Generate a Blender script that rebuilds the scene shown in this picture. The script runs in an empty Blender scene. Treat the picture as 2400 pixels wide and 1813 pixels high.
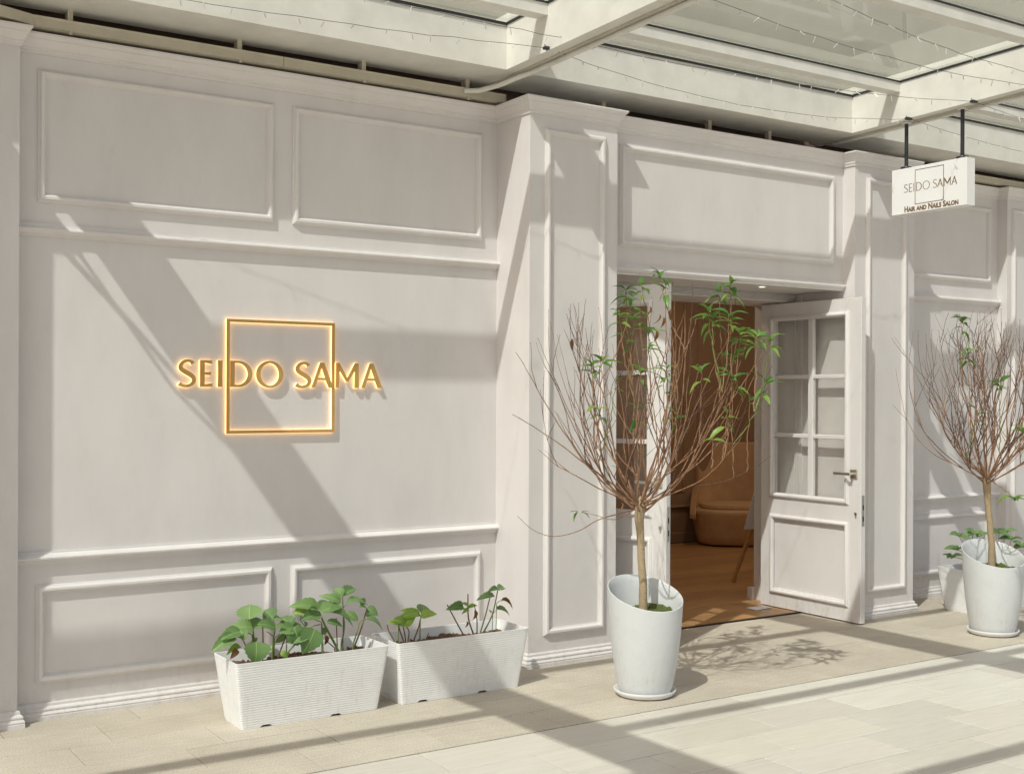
import bpy, math, random
from mathutils import Vector, Matrix
from mathutils.geometry import tessellate_polygon
R = math.radians
PI = math.pi
rnd = random.Random(7)
scene = bpy.context.scene
COL = scene.collection

# ------------------------------------------------------------------ camera, sky, sun, exposure
FPX, PPX, PPY, YAW, ROLL, CAMH = 2800.0, 1200.0, 928.0, math.atan2(1840, 2800), R(.25), 1.40
cam = bpy.data.cameras.new('camera')
cam.sensor_width = 36.0
cam.lens = FPX / 2400 * 36
cam.shift_y = (PPY - 906.5) / 2400
cam.clip_start = .05
cam.clip_end = 2000
camo = bpy.data.objects.new('camera', cam)
COL.objects.link(camo)
camo.matrix_world = Matrix.Translation((0, 0, CAMH)) @ Matrix.Rotation(-YAW, 4, 'Z') @ Matrix.Rotation(R(90), 4, 'X') @ Matrix.Rotation(ROLL, 4, 'Z')
scene.camera = camo

SUN = Vector((.71, .385, -1.0)).normalized()           # direction the light travels
elev = math.asin(-SUN.z)
world = bpy.data.worlds.new('World')
scene.world = world
world.use_nodes = True
wn = world.node_tree
sky = wn.nodes.new('ShaderNodeTexSky')
sky.sky_type = 'NISHITA'
sky.sun_disc = False
sky.sun_elevation = elev
sky.sun_rotation = math.atan2(-SUN.x, -SUN.y)
sky.air_density = 1.0
sky.dust_density = 4.0
sky.ozone_density = .3
wn.links.new(sky.outputs[0], wn.nodes['Background'].inputs[0])
wn.nodes['Background'].inputs[1].default_value = .095
sl = bpy.data.lights.new('sun', 'SUN')
sl.energy = 3.1
sl.angle = R(.6)
sl.color = (1.0, .978, .955)
so = bpy.data.objects.new('sun', sl)
so.rotation_euler = SUN.to_track_quat('-Z', 'Y').to_euler()
COL.objects.link(so)
vs = scene.view_settings
vs.view_transform = 'Standard'
vs.look = 'None'
vs.exposure = .45
vs.gamma = 1
vs.use_curve_mapping = False
scene.cycles.max_bounces = 6
scene.cycles.diffuse_bounces = 4
scene.cycles.transparent_max_bounces = 10
scene.cycles.caustics_reflective = False
scene.cycles.caustics_refractive = False


def at(u, v, y):
    """photograph pixel -> point standing on the vertical plane at distance y"""
    qx, qy = u - 1200, v - 906.5
    a = -ROLL
    px = 1200 + qx * math.cos(a) - qy * math.sin(a)
    py = 906.5 + qx * math.sin(a) + qy * math.cos(a)
    x, z = (px - PPX) / FPX, -(py - PPY) / FPX
    dx, dy = math.sin(YAW) + x * math.cos(YAW), math.cos(YAW) - x * math.sin(YAW)
    t = y / dy
    return Vector((dx * t, y, CAMH + z * t))


# ------------------------------------------------------------------ helpers
class MB:
    def __init__(self):
        self.v = []
        self.f = []
        self.m = []

    def add(self, vs_, fs_, mi=0):
        o = len(self.v)
        self.v += [tuple(p) for p in vs_]
        for f in fs_:
            self.f.append(tuple(i + o for i in f))
            self.m.append(mi)

    def box(self, x0, x1, y0, y1, z0, z1, mi=0):
        self.add([(x0, y0, z0), (x1, y0, z0), (x1, y1, z0), (x0, y1, z0), (x0, y0, z1), (x1, y0, z1), (x1, y1, z1), (x0, y1, z1)],
                 [(3, 2, 1, 0), (4, 5, 6, 7), (0, 1, 5, 4), (1, 2, 6, 5), (2, 3, 7, 6), (3, 0, 4, 7)], mi)
        return self

    def bbox(self, x0, x1, y0, y1, z0, z1, b=.003, mi=0):
        """box with chamfered edges"""
        V = []
        for sx, x in ((1, x0), (-1, x1)):
            for sy, y in ((1, y0), (-1, y1)):
                for sz, z in ((1, z0), (-1, z1)):
                    V += [(x, y + sy * b, z + sz * b), (x + sx * b, y, z + sz * b), (x + sx * b, y + sy * b, z)]
        # corner index c = 4*ix+2*iy+iz ; vert 3c+k (k: face normal axis)
        F = []
        def c(ix, iy, iz, k): return 3 * (4 * ix + 2 * iy + iz) + k
        F += [(c(0, 0, 0, 0), c(0, 0, 1, 0), c(0, 1, 1, 0), c(0, 1, 0, 0)), (c(1, 0, 0, 0), c(1, 1, 0, 0), c(1, 1, 1, 0), c(1, 0, 1, 0))]
        F += [(c(0, 0, 0, 1), c(1, 0, 0, 1), c(1, 0, 1, 1), c(0, 0, 1, 1)), (c(0, 1, 0, 1), c(0, 1, 1, 1), c(1, 1, 1, 1), c(1, 1, 0, 1))]
        F += [(c(0, 0, 0, 2), c(0, 1, 0, 2), c(1, 1, 0, 2), c(1, 0, 0, 2)), (c(0, 0, 1, 2), c(1, 0, 1, 2), c(1, 1, 1, 2), c(0, 1, 1, 2))]
        for ix in (0, 1):
            for iy in (0, 1):
                F.append((c(ix, iy, 0, 0), c(ix, iy, 1, 0), c(ix, iy, 1, 1), c(ix, iy, 0, 1)))
                F.append((c(ix, 0, iy, 0), c(ix, 1, iy, 0), c(ix, 1, iy, 2), c(ix, 0, iy, 2)))
                F.append((c(0, ix, iy, 1), c(1, ix, iy, 1), c(1, ix, iy, 2), c(0, ix, iy, 2)))
                for iz in (0, 1):
                    F.append((c(ix, iy, iz, 0), c(ix, iy, iz, 1), c(ix, iy, iz, 2)))
        self.add(V, F, mi)
        return self

    def tube(self, pts, rad, n=6, cap=True, mi=0):
        pts = [Vector(p) for p in pts]
        k = len(pts)
        if not hasattr(rad, '__len__'):
            rad = [rad] * k
        V = []
        up = None
        for i, p in enumerate(pts):
            d = (pts[min(i + 1, k - 1)] - pts[max(i - 1, 0)])
            if d.length < 1e-9:
                d = Vector((0, 0, 1))
            d.normalize()
            if up is None:
                up = d.orthogonal().normalized()
            else:
                up = (up - d * up.dot(d))
                up = up.normalized() if up.length > 1e-6 else d.orthogonal().normalized()
            s = d.cross(up)
            for j in range(n):
                a = 2 * PI * j / n
                V.append(p + (up * math.cos(a) + s * math.sin(a)) * rad[i])
        F = [(i * n + j, i * n + (j + 1) % n, (i + 1) * n + (j + 1) % n, (i + 1) * n + j) for i in range(k - 1) for j in range(n)]
        if cap:
            F += [tuple(range(n - 1, -1, -1)), tuple((k - 1) * n + j for j in range(n))]
        self.add(V, F, mi)
        return self

    def sweep(self, path, prof, closed=False, mi=0, cap=True):
        """path: XY list (outward = right-hand side of travel, i.e. -Y when going +X); prof: list of (out, z)"""
        n = len(path)
        P = [Vector(p) for p in path]
        def nrm(a, b):
            d = (b - a).normalized()
            return Vector((d.y, -d.x))
        V = []
        for i in range(n):
            if closed or 0 < i < n - 1:
                n1 = nrm(P[i - 1], P[i])
                n2 = nrm(P[i], P[(i + 1) % n])
                m = (n1 + n2)
                m = m / (m.dot(n1)) if abs(m.dot(n1)) > 1e-6 else n1
            else:
                m = nrm(P[0], P[1]) if i == 0 else nrm(P[-2], P[-1])
            for o, z in prof:
                V.append((P[i].x + m.x * o, P[i].y + m.y * o, z))
        k = len(prof)
        F = []
        for i in range(n if closed else n - 1):
            a, b = i * k, ((i + 1) % n) * k
            for j in range(k - 1):
                F.append((a + j, b + j, b + j + 1, a + j + 1))
        if not closed and cap:
            F.append(tuple(range(k)))
            F.append(tuple((n - 1) * k + j for j in range(k - 1, -1, -1)))
        self.add(V, F, mi)
        return self

    def lathe(self, prof, c=(0, 0), n=48, zf=None, mi=0, cap0=False, cap1=False):
        V = []
        for r, z in prof:
            for j in range(n):
                a = 2 * PI * j / n
                x, y = r * math.cos(a), r * math.sin(a)
                V.append((c[0] + x, c[1] + y, zf(x, y, z) if zf else z))
        k = len(prof)
        F = [(i * n + j, i * n + (j + 1) % n, (i + 1) * n + (j + 1) % n, (i + 1) * n + j) for i in range(k - 1) for j in range(n)]
        if cap0:
            F.append(tuple(range(n - 1, -1, -1)))
        if cap1:
            F.append(tuple((k - 1) * n + j for j in range(n)))
        self.add(V, F, mi)
        return self

    def build(self, name, mat, parent=None, smooth=None, loc=None):
        me = bpy.data.meshes.new(name)
        me.from_pydata(self.v, [], self.f)
        for m in (mat if isinstance(mat, (list, tuple)) else [mat]):
            me.materials.append(m)
        if any(self.m):
            me.polygons.foreach_set('material_index', self.m)
        me.update()
        if smooth is not None:
            me.shade_smooth()
            me.set_sharp_from_angle(angle=R(smooth))
        o = bpy.data.objects.new(name, me)
        COL.objects.link(o)
        if parent is not None:
            o.parent = parent
        if loc is not None:
            o.location = loc
        return o


def tag(o, label=None, cat=None, group=None, kind=None):
    if label: o['label'] = label
    if cat: o['category'] = cat
    if group: o['group'] = group
    if kind: o['kind'] = kind
    return o


def empty(name, loc=(0, 0, 0), rz=0, label=None, cat=None, group=None):
    o = bpy.data.objects.new(name, None)
    o.empty_display_size = .1
    o.location = loc
    o.rotation_euler = (0, 0, rz)
    COL.objects.link(o)
    return tag(o, label, cat, group)


# ------------------------------------------------------------------ materials
def mat(name, col, rough=.5, metal=0, spec=.5):
    m = bpy.data.materials.new(name)
    m.use_nodes = True
    p = m.node_tree.nodes['Principled BSDF']
    p.inputs['Base Color'].default_value = (*col, 1)
    p.inputs['Roughness'].default_value = rough
    p.inputs['Metallic'].default_value = metal
    p.inputs['Specular IOR Level'].default_value = spec
    return m


def N(m, t): return m.node_tree.nodes.new(t)
def L(m, a, b): m.node_tree.links.new(a, b)
def P_(m): return m.node_tree.nodes['Principled BSDF']


def coords(m, scale=(1, 1, 1), kind='Object'):
    tc = N(m, 'ShaderNodeTexCoord')
    mp = N(m, 'ShaderNodeMapping')
    mp.inputs['Scale'].default_value = scale
    L(m, tc.outputs[kind], mp.inputs['Vector'])
    return mp.outputs[0]


def world_coords(m, scale=(1, 1, 1)):
    g = N(m, 'ShaderNodeNewGeometry')
    mp = N(m, 'ShaderNodeMapping')
    mp.inputs['Scale'].default_value = scale
    L(m, g.outputs['Position'], mp.inputs['Vector'])
    return mp.outputs[0]


def noise(m, vec, scale, detail=4, rough=.55):
    n = N(m, 'ShaderNodeTexNoise')
    n.inputs['Scale'].default_value = scale
    n.inputs['Detail'].default_value = detail
    n.inputs['Roughness'].default_value = rough
    L(m, vec, n.inputs['Vector'])
    return n.outputs['Fac']


def ramp(m, fac, stops):
    r = N(m, 'ShaderNodeValToRGB')
    e = r.color_ramp.elements
    while len(e) < len(stops):
        e.new(.5)
    for i, (p, c) in enumerate(stops):
        e[i].position = p
        e[i].color = (*c, 1) if len(c) == 3 else c
    L(m, fac, r.inputs[0])
    return r.outputs[0]


def mix(m, fac, a, b, mode='MIX'):
    x = N(m, 'ShaderNodeMix')
    x.data_type = 'RGBA'
    x.blend_type = mode
    for s, val in ((x.inputs[0], fac), (x.inputs[6], a), (x.inputs[7], b)):
        if hasattr(val, 'is_output') or isinstance(val, bpy.types.NodeSocket):
            L(m, val, s)
        elif isinstance(val, (int, float)):
            s.default_value = val
        else:
            s.default_value = (*val, 1)
    return x.outputs[2]


def bump(m, h, strength=.2, dist=.002):
    b = N(m, 'ShaderNodeBump')
    b.inputs['Strength'].default_value = strength
    b.inputs['Distance'].default_value = dist
    L(m, h, b.inputs['Height'])
    L(m, b.outputs[0], P_(m).inputs['Normal'])


def paint(name, c, var=.06, rough=.5, streak=(3, 3, 1.2), bs=.12, wear=False):
    m = mat(name, c, rough)
    v = world_coords(m, streak)
    a = noise(m, v, 1.6, 6, .6)
    lo = tuple(x * (1 - var) for x in c)
    hi = tuple(min(1, x * (1 + var * .6)) for x in c)
    col = ramp(m, a, [(.3, lo), (.7, hi)])
    fine = noise(m, world_coords(m), 220, 2)
    smear = noise(m, world_coords(m, (3, 3, 2)), 3, 6, .7)
    dirt = ramp(m, smear, [(.62, (1, 1, 1)), (.82, (.93, .915, .89))])
    c_ = mix(m, 1.0, col, dirt, 'MULTIPLY')
    if wear:
        wv = N(m, 'ShaderNodeMapping')
        wv.inputs['Rotation'].default_value = (0, R(32), 0)
        wv.inputs['Scale'].default_value = (2.6, 2.6, 1.0)
        ge = N(m, 'ShaderNodeNewGeometry')
        L(m, ge.outputs['Position'], wv.inputs['Vector'])
        br = noise(m, wv.outputs[0], 2.2, 7, .72)
        c_ = mix(m, 1.0, c_, ramp(m, br, [(.34, (.972, .967, .962)), (.5, (1, 1, 1)), (.66, (1, 1, 1)), (.78, (1.015, 1.015, 1.015))]), 'MULTIPLY')
        sp = N(m, 'ShaderNodeSeparateXYZ')
        L(m, ge.outputs['Position'], sp.inputs[0])
        mr = N(m, 'ShaderNodeMapRange')
        mr.inputs['From Min'].default_value = .0
        mr.inputs['From Max'].default_value = .22
        mr.inputs['To Min'].default_value = .55
        mr.inputs['To Max'].default_value = .0
        L(m, sp.outputs[2], mr.inputs['Value'])
        sn = noise(m, world_coords(m, (9, 9, 5)), 3, 6, .75)
        mm = N(m, 'ShaderNodeMath')
        mm.operation = 'MULTIPLY'
        L(m, mr.outputs[0], mm.inputs[0])
        L(m, ramp(m, sn, [(.48, (0, 0, 0)), (.72, (1, 1, 1))]), mm.inputs[1])
        c_ = mix(m, mm.outputs[0], c_, (.42, .37, .30))
        ck = noise(m, world_coords(m, (1, 1, 1)), 2.6, 9, .8)
        cr = ramp(m, ck, [(.4985, (1, 1, 1)), (.5, (.90, .885, .87)), (.5015, (1, 1, 1))])
        msk = noise(m, world_coords(m), 1.1, 2)
        c_ = mix(m, ramp(m, msk, [(.60, (0, 0, 0)), (.66, (1, 1, 1))]), c_, mix(m, 1, c_, cr, 'MULTIPLY'))
        hh = mix(m, .5, fine, br)
        L(m, c_, P_(m).inputs['Base Color'])
        bump(m, hh, bs * 1.3, .0012)
        return m
    L(m, c_, P_(m).inputs['Base Color'])
    bump(m, fine, bs, .0008)
    return m


M = {}
M['wall'] = paint('wall_paint', (.698, .666, .658), .05, .48, wear=True)
M['trim'] = paint('trim_paint', (.728, .697, .688), .045, .40, wear=True)
M['door'] = paint('door_paint', (.738, .710, .70), .04, .38, wear=True)
M['canopy'] = paint('canopy_paint', (.715, .70, .65), .10, .55, (4, 4, 4), .35)
M['gutter'] = paint('gutter_paint', (.50, .46, .37), .12, .45, (6, 6, 6))
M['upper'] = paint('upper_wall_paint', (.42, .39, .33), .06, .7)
M['dark'] = mat('dark_gap', (.03, .025, .02), .9)
M['gasket'] = mat('black_gasket', (.02, .02, .022), .6)
M['white'] = mat('white_panel', (.80, .80, .80), .3)
M['print'] = mat('bronze_print', (.17, .095, .035), .5)
M['pole'] = mat('grey_steel', (.035, .037, .042), .35, .3)
M['cable'] = mat('cable_grey', (.10, .095, .085), .6)
M['chrome'] = mat('polished_nickel', (.60, .56, .48), .28, .8)
M['steel'] = mat('brushed_steel', (.45, .44, .42), .35, 1)
M['paper'] = mat('white_paper', (.72, .74, .80), .6)
M['ink'] = mat('ink', (.08, .08, .08), .6)
M['easel'] = mat('pine_wood', (.45, .26, .10), .5)

bulb = mat('clear_bulb', (.85, .85, .83), .15)
P_(bulb).inputs['Transmission Weight'].default_value = .35
M['bulb'] = bulb


def brass():
    m = mat('brushed_brass', (.5, .31, .10), .5, .25)
    n = noise(m, world_coords(m, (40, 40, 3)), 12, 3)
    L(m, ramp(m, n, [(.3, (.52, .315, .095)), (.7, (.62, .385, .13))]), P_(m).inputs['Base Color'])
    return m
M['brass'] = brass()
glow = bpy.data.materials.new('warm_led_acrylic')
glow.use_nodes = True
P_(glow).inputs['Base Color'].default_value = (.9, .75, .5, 1)
P_(glow).inputs['Emission Color'].default_value = (1, .60, .24, 1)
P_(glow).inputs['Emission Strength'].default_value = 1.7
M['glow'] = glow
lamp = bpy.data.materials.new('downlight_emitter')
lamp.use_nodes = True
P_(lamp).inputs['Emission Color'].default_value = (1, .85, .65, 1)
P_(lamp).inputs['Emission Strength'].default_value = 2.6
M['lamp'] = lamp
rl = lamp.copy()  # emitter for the unseen lights added to lift the dark interior
rl.name = 'added_light_emitter'
P_(rl).inputs['Emission Color'].default_value = (1, .76, .52, 1)
P_(rl).inputs['Emission Strength'].default_value = 105
M['addedlight'] = rl


def glass(name, tint, gloss_rough=.0, boost=1.0, haze=0.0):
    m = bpy.data.materials.new(name)
    m.use_nodes = True
    nt = m.node_tree
    nt.nodes.remove(nt.nodes['Principled BSDF'])
    out = nt.nodes['Material Output']
    tr = N(m, 'ShaderNodeBsdfTransparent')
    tr.inputs[0].default_value = (*tint, 1)
    gl = N(m, 'ShaderNodeBsdfGlossy')
    gl.inputs['Roughness'].default_value = gloss_rough
    gl.inputs['Color'].default_value = (.95, .97, .95, 1)
    fr = N(m, 'ShaderNodeFresnel')
    fr.inputs['IOR'].default_value = 1.5
    mx = N(m, 'ShaderNodeMixShader')
    mu = N(m, 'ShaderNodeMath')
    mu.operation = 'MULTIPLY'
    mu.inputs[1].default_value = boost
    ge = N(m, 'ShaderNodeNewGeometry')
    inv = N(m, 'ShaderNodeMath')
    inv.operation = 'SUBTRACT'
    inv.inputs[0].default_value = 1
    L(m, ge.outputs['Backfacing'], inv.inputs[1])
    m3 = N(m, 'ShaderNodeMath')
    m3.operation = 'MULTIPLY'
    L(m, fr.outputs[0], m3.inputs[0])
    L(m, inv.outputs[0], m3.inputs[1])
    L(m, m3.outputs[0], mu.inputs[0])
    L(m, mu.outputs[0], mx.inputs[0])
    base = tr.outputs[0]
    if haze:
        df = N(m, 'ShaderNodeBsdfDiffuse')
        df.inputs[0].default_value = (.66, .65, .62, 1)
        m2 = N(m, 'ShaderNodeMixShader')
        st = noise(m, world_coords(m, (60, 1, 1)), 3, 2)
        L(m, ramp(m, st, [(.3, (haze * .7,) * 3), (.7, (haze * 1.3,) * 3)]), m2.inputs[0])
        L(m, tr.outputs[0], m2.inputs[1])
        L(m, df.outputs[0], m2.inputs[2])
        base = m2.outputs[0]
    L(m, base, mx.inputs[1])
    L(m, gl.outputs[0], mx.inputs[2])
    L(m, mx.outputs[0], out.inputs[0])
    return m
M['roofglass'] = glass('roof_glass', (.93, .95, .92), .02, .8, .10)
M['glass'] = glass('door_glass', (.985, .985, .978), .0, 1.0, .05)


def stone():
    m = mat('granite', (.4, .36, .3), .62)
    w = world_coords(m)
    a = noise(m, w, 150, 4, .8)
    b = noise(m, w, 3.0, 5)
    c1 = ramp(m, a, [(.34, (.36, .32, .265)), (.5, (.545, .50, .43)), (.70, (.70, .655, .575))])
    c2 = ramp(m, b, [(.3, (.88, .86, .84)), (.7, (1.06, 1.05, 1.03))])
    oi = N(m, 'ShaderNodeObjectInfo')
    c3 = ramp(m, oi.outputs['Random'], [(0, (.95, .94, .92)), (1, (1.04, 1.04, 1.04))])
    st = noise(m, world_coords(m, (1.2, 14, 1)), 4, 4, .7)
    c4 = ramp(m, st, [(.35, (.92, .91, .88)), (.65, (1.04, 1.04, 1.04))])
    L(m, mix(m, 1, mix(m, 1, mix(m, 1, c1, c2, 'MULTIPLY'), c3, 'MULTIPLY'), c4, 'MULTIPLY'), P_(m).inputs['Base Color'])
    bump(m, a, .35, .0015)
    return m
M['granite'] = stone()


def tile():
    m = mat('travertine_tile', (.6, .58, .52), .42)
    st = noise(m, world_coords(m, (1.1, 16, 1)), 3.2, 6, .65)
    fi = noise(m, world_coords(m, (6, 60, 1)), 5, 3, .6)
    c1 = ramp(m, st, [(.3, (.575, .54, .47)), (.55, (.645, .615, .545)), (.75, (.69, .665, .60))])
    c2 = ramp(m, fi, [(.3, (.96, .955, .95)), (.7, (1.03, 1.03, 1.03))])
    oi = N(m, 'ShaderNodeObjectInfo')
    L(m, mix(m, 1, mix(m, 1, c1, c2, 'MULTIPLY'), oi.outputs['Color'], 'MULTIPLY'), P_(m).inputs['Base Color'])
    r = ramp(m, st, [(.3, (.36,) * 3), (.7, (.5,) * 3)])
    L(m, r, P_(m).inputs['Roughness'])
    bump(m, fi, .06, .001)
    return m
M['tile'] = tile()
M['grout'] = mat('grout', (.17, .155, .13), .9)


def far_paving():
    m = mat('far_paving', (.5, .47, .4), .6)
    b = N(m, 'ShaderNodeTexBrick')
    L(m, world_coords(m), b.inputs['Vector'])
    b.inputs['Scale'].default_value = 1
    b.inputs['Brick Width'].default_value = .5515
    b.inputs['Row Height'].default_value = .255
    b.inputs['Mortar Size'].default_value = .003
    b.inputs['Color1'].default_value = (.55, .51, .43, 1)
    b.inputs['Color2'].default_value = (.60, .565, .485, 1)
    b.inputs['Mortar'].default_value = (.25, .23, .2, 1)
    n = noise(m, world_coords(m, (1, 10, 1)), 3, 5)
    L(m, mix(m, 1, b.outputs[0], ramp(m, n, [(.3, (.92,) * 3), (.7, (1.05,) * 3)]), 'MULTIPLY'), P_(m).inputs['Base Color'])
    return m
M['far'] = far_paving()


def wood_floor():
    m = mat('oak_plank', (.3, .16, .07), .38)
    n = noise(m, world_coords(m, (1.2, 26, 1)), 5, 6, .65)
    oi = N(m, 'ShaderNodeObjectInfo')
    c = ramp(m, n, [(.3, (.34, .185, .08)), (.7, (.52, .31, .145))])
    c2 = ramp(m, oi.outputs['Random'], [(0, (.82, .80, .78)), (1, (1.1, 1.08, 1.05))])
    L(m, mix(m, 1, c, c2, 'MULTIPLY'), P_(m).inputs['Base Color'])
    return m
M['plank'] = wood_floor()
M['roomwall'] = paint('brown_room_paint', (.30, .195, .12), .03, .6)


def leather():
    m = mat('tan_leather', (.34, .17, .07), .42)
    a = noise(m, coords(m), 14, 5)
    L(m, ramp(m, a, [(.3, (.50, .32, .175)), (.7, (.58, .385, .22))]), P_(m).inputs['Base Color'])
    bump(m, noise(m, coords(m), 120, 3), .15, .002)
    return m
M['leather'] = leather()


def plastic(name, c, rough=.45):
    m = mat(name, c, rough)
    a = noise(m, coords(m, (2, 2, 3)), 5, 5, .65)
    base = ramp(m, a, [(.3, tuple(x * .93 for x in c)), (.72, c)])
    # soil splashes and water marks, strongest low on the body
    ge = N(m, 'ShaderNodeNewGeometry')
    sp = N(m, 'ShaderNodeSeparateXYZ')
    L(m, ge.outputs['Position'], sp.inputs[0])
    mr = N(m, 'ShaderNodeMapRange')
    mr.inputs['From Max'].default_value = .30
    mr.inputs['To Min'].default_value = .8
    mr.inputs['To Max'].default_value = .12
    L(m, sp.outputs[2], mr.inputs['Value'])
    sn = noise(m, coords(m, (14, 14, 8)), 3, 8, .8)
    dr = noise(m, coords(m, (30, 30, 1.5)), 2, 4, .6)
    mk = N(m, 'ShaderNodeMath')
    mk.operation = 'MULTIPLY'
    L(m, mr.outputs[0], mk.inputs[0])
    L(m, ramp(m, mix(m, .4, sn, dr), [(.52, (0, 0, 0)), (.70, (.8, .8, .8))]), mk.inputs[1])
    L(m, mix(m, mk.outputs[0], base, (c[0] * .62, c[1] * .55, c[2] * .46)), P_(m).inputs['Base Color'])
    return m
M['pot'] = plastic('white_pot', (.66, .675, .685))
M['planter'] = plastic('white_planter', (.86, .865, .865))
M['saucer'] = mat('white_saucer', (.82, .82, .82), .35)


def bark(name, c0, c1):
    m = mat(name, c0, .75)
    a = noise(m, coords(m, (20, 20, 50)), 5, 5, .7)
    L(m, ramp(m, a, [(.3, c0), (.7, c1)]), P_(m).inputs['Base Color'])
    bump(m, a, .5, .003)
    return m
M['bark'] = bark('trunk_bark', (.28, .20, .115), (.50, .39, .25))
M['twig'] = bark('twig_bark', (.16, .075, .042), (.42, .24, .135))
M['twigdark'] = bark('twig_bark_dark', (.05, .025, .02), (.14, .075, .05))
M['shoot'] = mat('green_shoot', (.16, .20, .045), .5)
M['drystem'] = bark('dry_stem', (.12, .065, .035), (.26, .15, .09))


def leafmat(name, c, c2, veins=True, trans=.25):
    m = mat(name, c, .38)
    oi = N(m, 'ShaderNodeObjectInfo')
    base = ramp(m, oi.outputs['Random'], [(0, c), (1, c2)])
    if veins:
        tc = N(m, 'ShaderNodeTexCoord')
        sp = N(m, 'ShaderNodeSeparateXYZ')
        L(m, tc.outputs['Generated'], sp.inputs[0])
        def math_(op, a, b=None):
            k = N(m, 'ShaderNodeMath')
            k.operation = op
            for i, val in enumerate((a, b)):
                if val is None: continue
                if isinstance(val, (int, float)): k.inputs[i].default_value = val
                else: L(m, val, k.inputs[i])
            return k.outputs[0]
        ay = math_('ABSOLUTE', math_('SUBTRACT', sp.outputs[1], .5))
        ph = math_('MULTIPLY', math_('SUBTRACT', sp.outputs[0], math_('MULTIPLY', ay, .9)), 44)
        si = math_('POWER', math_('ABSOLUTE', math_('SINE', ph)), .6)
        mid = math_('LESS_THAN', ay, .018)
        base = mix(m, math_('MULTIPLY', math_('SUBTRACT', 1, si), .5), base, tuple(min(1, x * 1.7 + .02) for x in c2))
        base = mix(m, mid, base, tuple(min(1, x * 1.5 + .015) for x in c2))
        bump(m, si, .5, .002)
    L(m, base, P_(m).inputs['Base Color'])
    nt = m.node_tree
    out = nt.nodes['Material Output']
    tl = N(m, 'ShaderNodeBsdfTranslucent')
    L(m, base, tl.inputs[0])
    mx = N(m, 'ShaderNodeMixShader')
    mx.inputs[0].default_value = trans
    L(m, P_(m).outputs[0], mx.inputs[1])
    L(m, tl.outputs[0], mx.inputs[2])
    L(m, mx.outputs[0], out.inputs[0])
    return m
M['tleaf'] = leafmat('tree_leaf', (.085, .20, .04), (.16, .32, .065), False, .35)
M['tleaf2'] = leafmat('tree_leaf_young', (.16, .30, .05), (.26, .40, .08), False, .4)
M['hleaf'] = leafmat('hydrangea_leaf', (.115, .215, .07), (.19, .31, .10))
M['yleaf'] = leafmat('bright_leaf', (.20, .36, .05), (.28, .42, .07))
M['dleaf'] = leafmat('dead_leaf', (.16, .075, .03), (.32, .15, .05), False)


def soilmat():
    m = mat('soil', (.12, .07, .04), .95)
    a = noise(m, coords(m), 60, 5, .7)
    L(m, ramp(m, a, [(.3, (.055, .03, .018)), (.55, (.16, .09, .05)), (.75, (.30, .18, .10))]), P_(m).inputs['Base Color'])
    bump(m, a, 1, .012)
    return m
M['soil'] = soilmat()


def mossmat():
    m = mat('moss', (.1, .13, .03), .95)
    a = noise(m, coords(m), 45, 5, .7)
    L(m, ramp(m, a, [(.3, (.05, .07, .015)), (.55, (.13, .16, .04)), (.68, (.25, .22, .08)), (.8, (.30, .16, .07))]), P_(m).inputs['Base Color'])
    bump(m, a, 1, .02)
    return m
M['moss'] = mossmat()

# ------------------------------------------------------------------ ground, paving
g = MB().box(-60, 70, -60, 5.0, -.4, -.012).build('ground', M['grout'])
tag(g, kind='structure')
far = MB()
for x0, x1, y0, y1 in ((-60, 70, -60, .8), (-60, -1.2, .8, 5.5), (10.2, 70, .8, 5.5)):
    far.add([(x0, y0, 0), (x1, y0, 0), (x1, y1, 0), (x0, y1, 0)], [(0, 1, 2, 3)])
tag(far.build('plaza_paving', M['far']), kind='structure')


def slab_mesh(name, lx, ly, m):
    b = MB().bbox(0, lx, 0, ly, -.012, 0, .0012)
    me = bpy.data.meshes.new(name)
    me.from_pydata(b.v, [], b.f)
    me.materials.append(m)
    return me


pav = empty('tile_pavement')
tag(pav, kind='structure')
tm = slab_mesh('paving_tile', .5515 - .004, .2548 - .004, M['tile'])
pitch, rh = .5515, .2548
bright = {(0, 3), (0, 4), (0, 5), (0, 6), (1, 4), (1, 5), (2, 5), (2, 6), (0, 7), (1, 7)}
for r_ in range(13):
    ytop = 4.108 - r_ * rh
    off = 2.267 - .1838 * r_
    k0 = math.floor((-1.2 - off) / pitch)
    for k in range(k0, k0 + 21):
        x = off + k * pitch
        if x > 10.2: break
        o = bpy.data.objects.new('paving_tile', tm)
        COL.objects.link(o)
        o.parent = pav
        o.location = (x + .002, ytop - rh + .002, rnd.uniform(-.0008, .0004))
        q = rnd.uniform(.94, 1.03)
        o.color = (q, q * rnd.uniform(.985, 1.0), q * rnd.uniform(.97, 1.0), 1)
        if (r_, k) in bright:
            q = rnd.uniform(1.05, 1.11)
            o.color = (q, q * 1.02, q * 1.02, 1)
gp = empty('granite_walkway')
tag(gp, kind='structure')
gm = slab_mesh('granite_slab', .5525 - .003, .267 - .003, M['granite'])
rows = [(4.384, 1.88), (4.651, 1.52), (4.918, 1.137), (5.185, 1.31), (5.452, 1.50)]
for ytop, off in rows:
    k0 = math.floor((-1.2 - off) / .5525)
    for k in range(k0, k0 + 21):
        x = off + k * .5525
        if x > 10.2: break
        o = bpy.data.objects.new('granite_slab', gm)
        COL.objects.link(o)
        o.parent = gp
        o.location = (x + .0015, ytop - .267 + .0015, rnd.uniform(-.0006, .0004))

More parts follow.
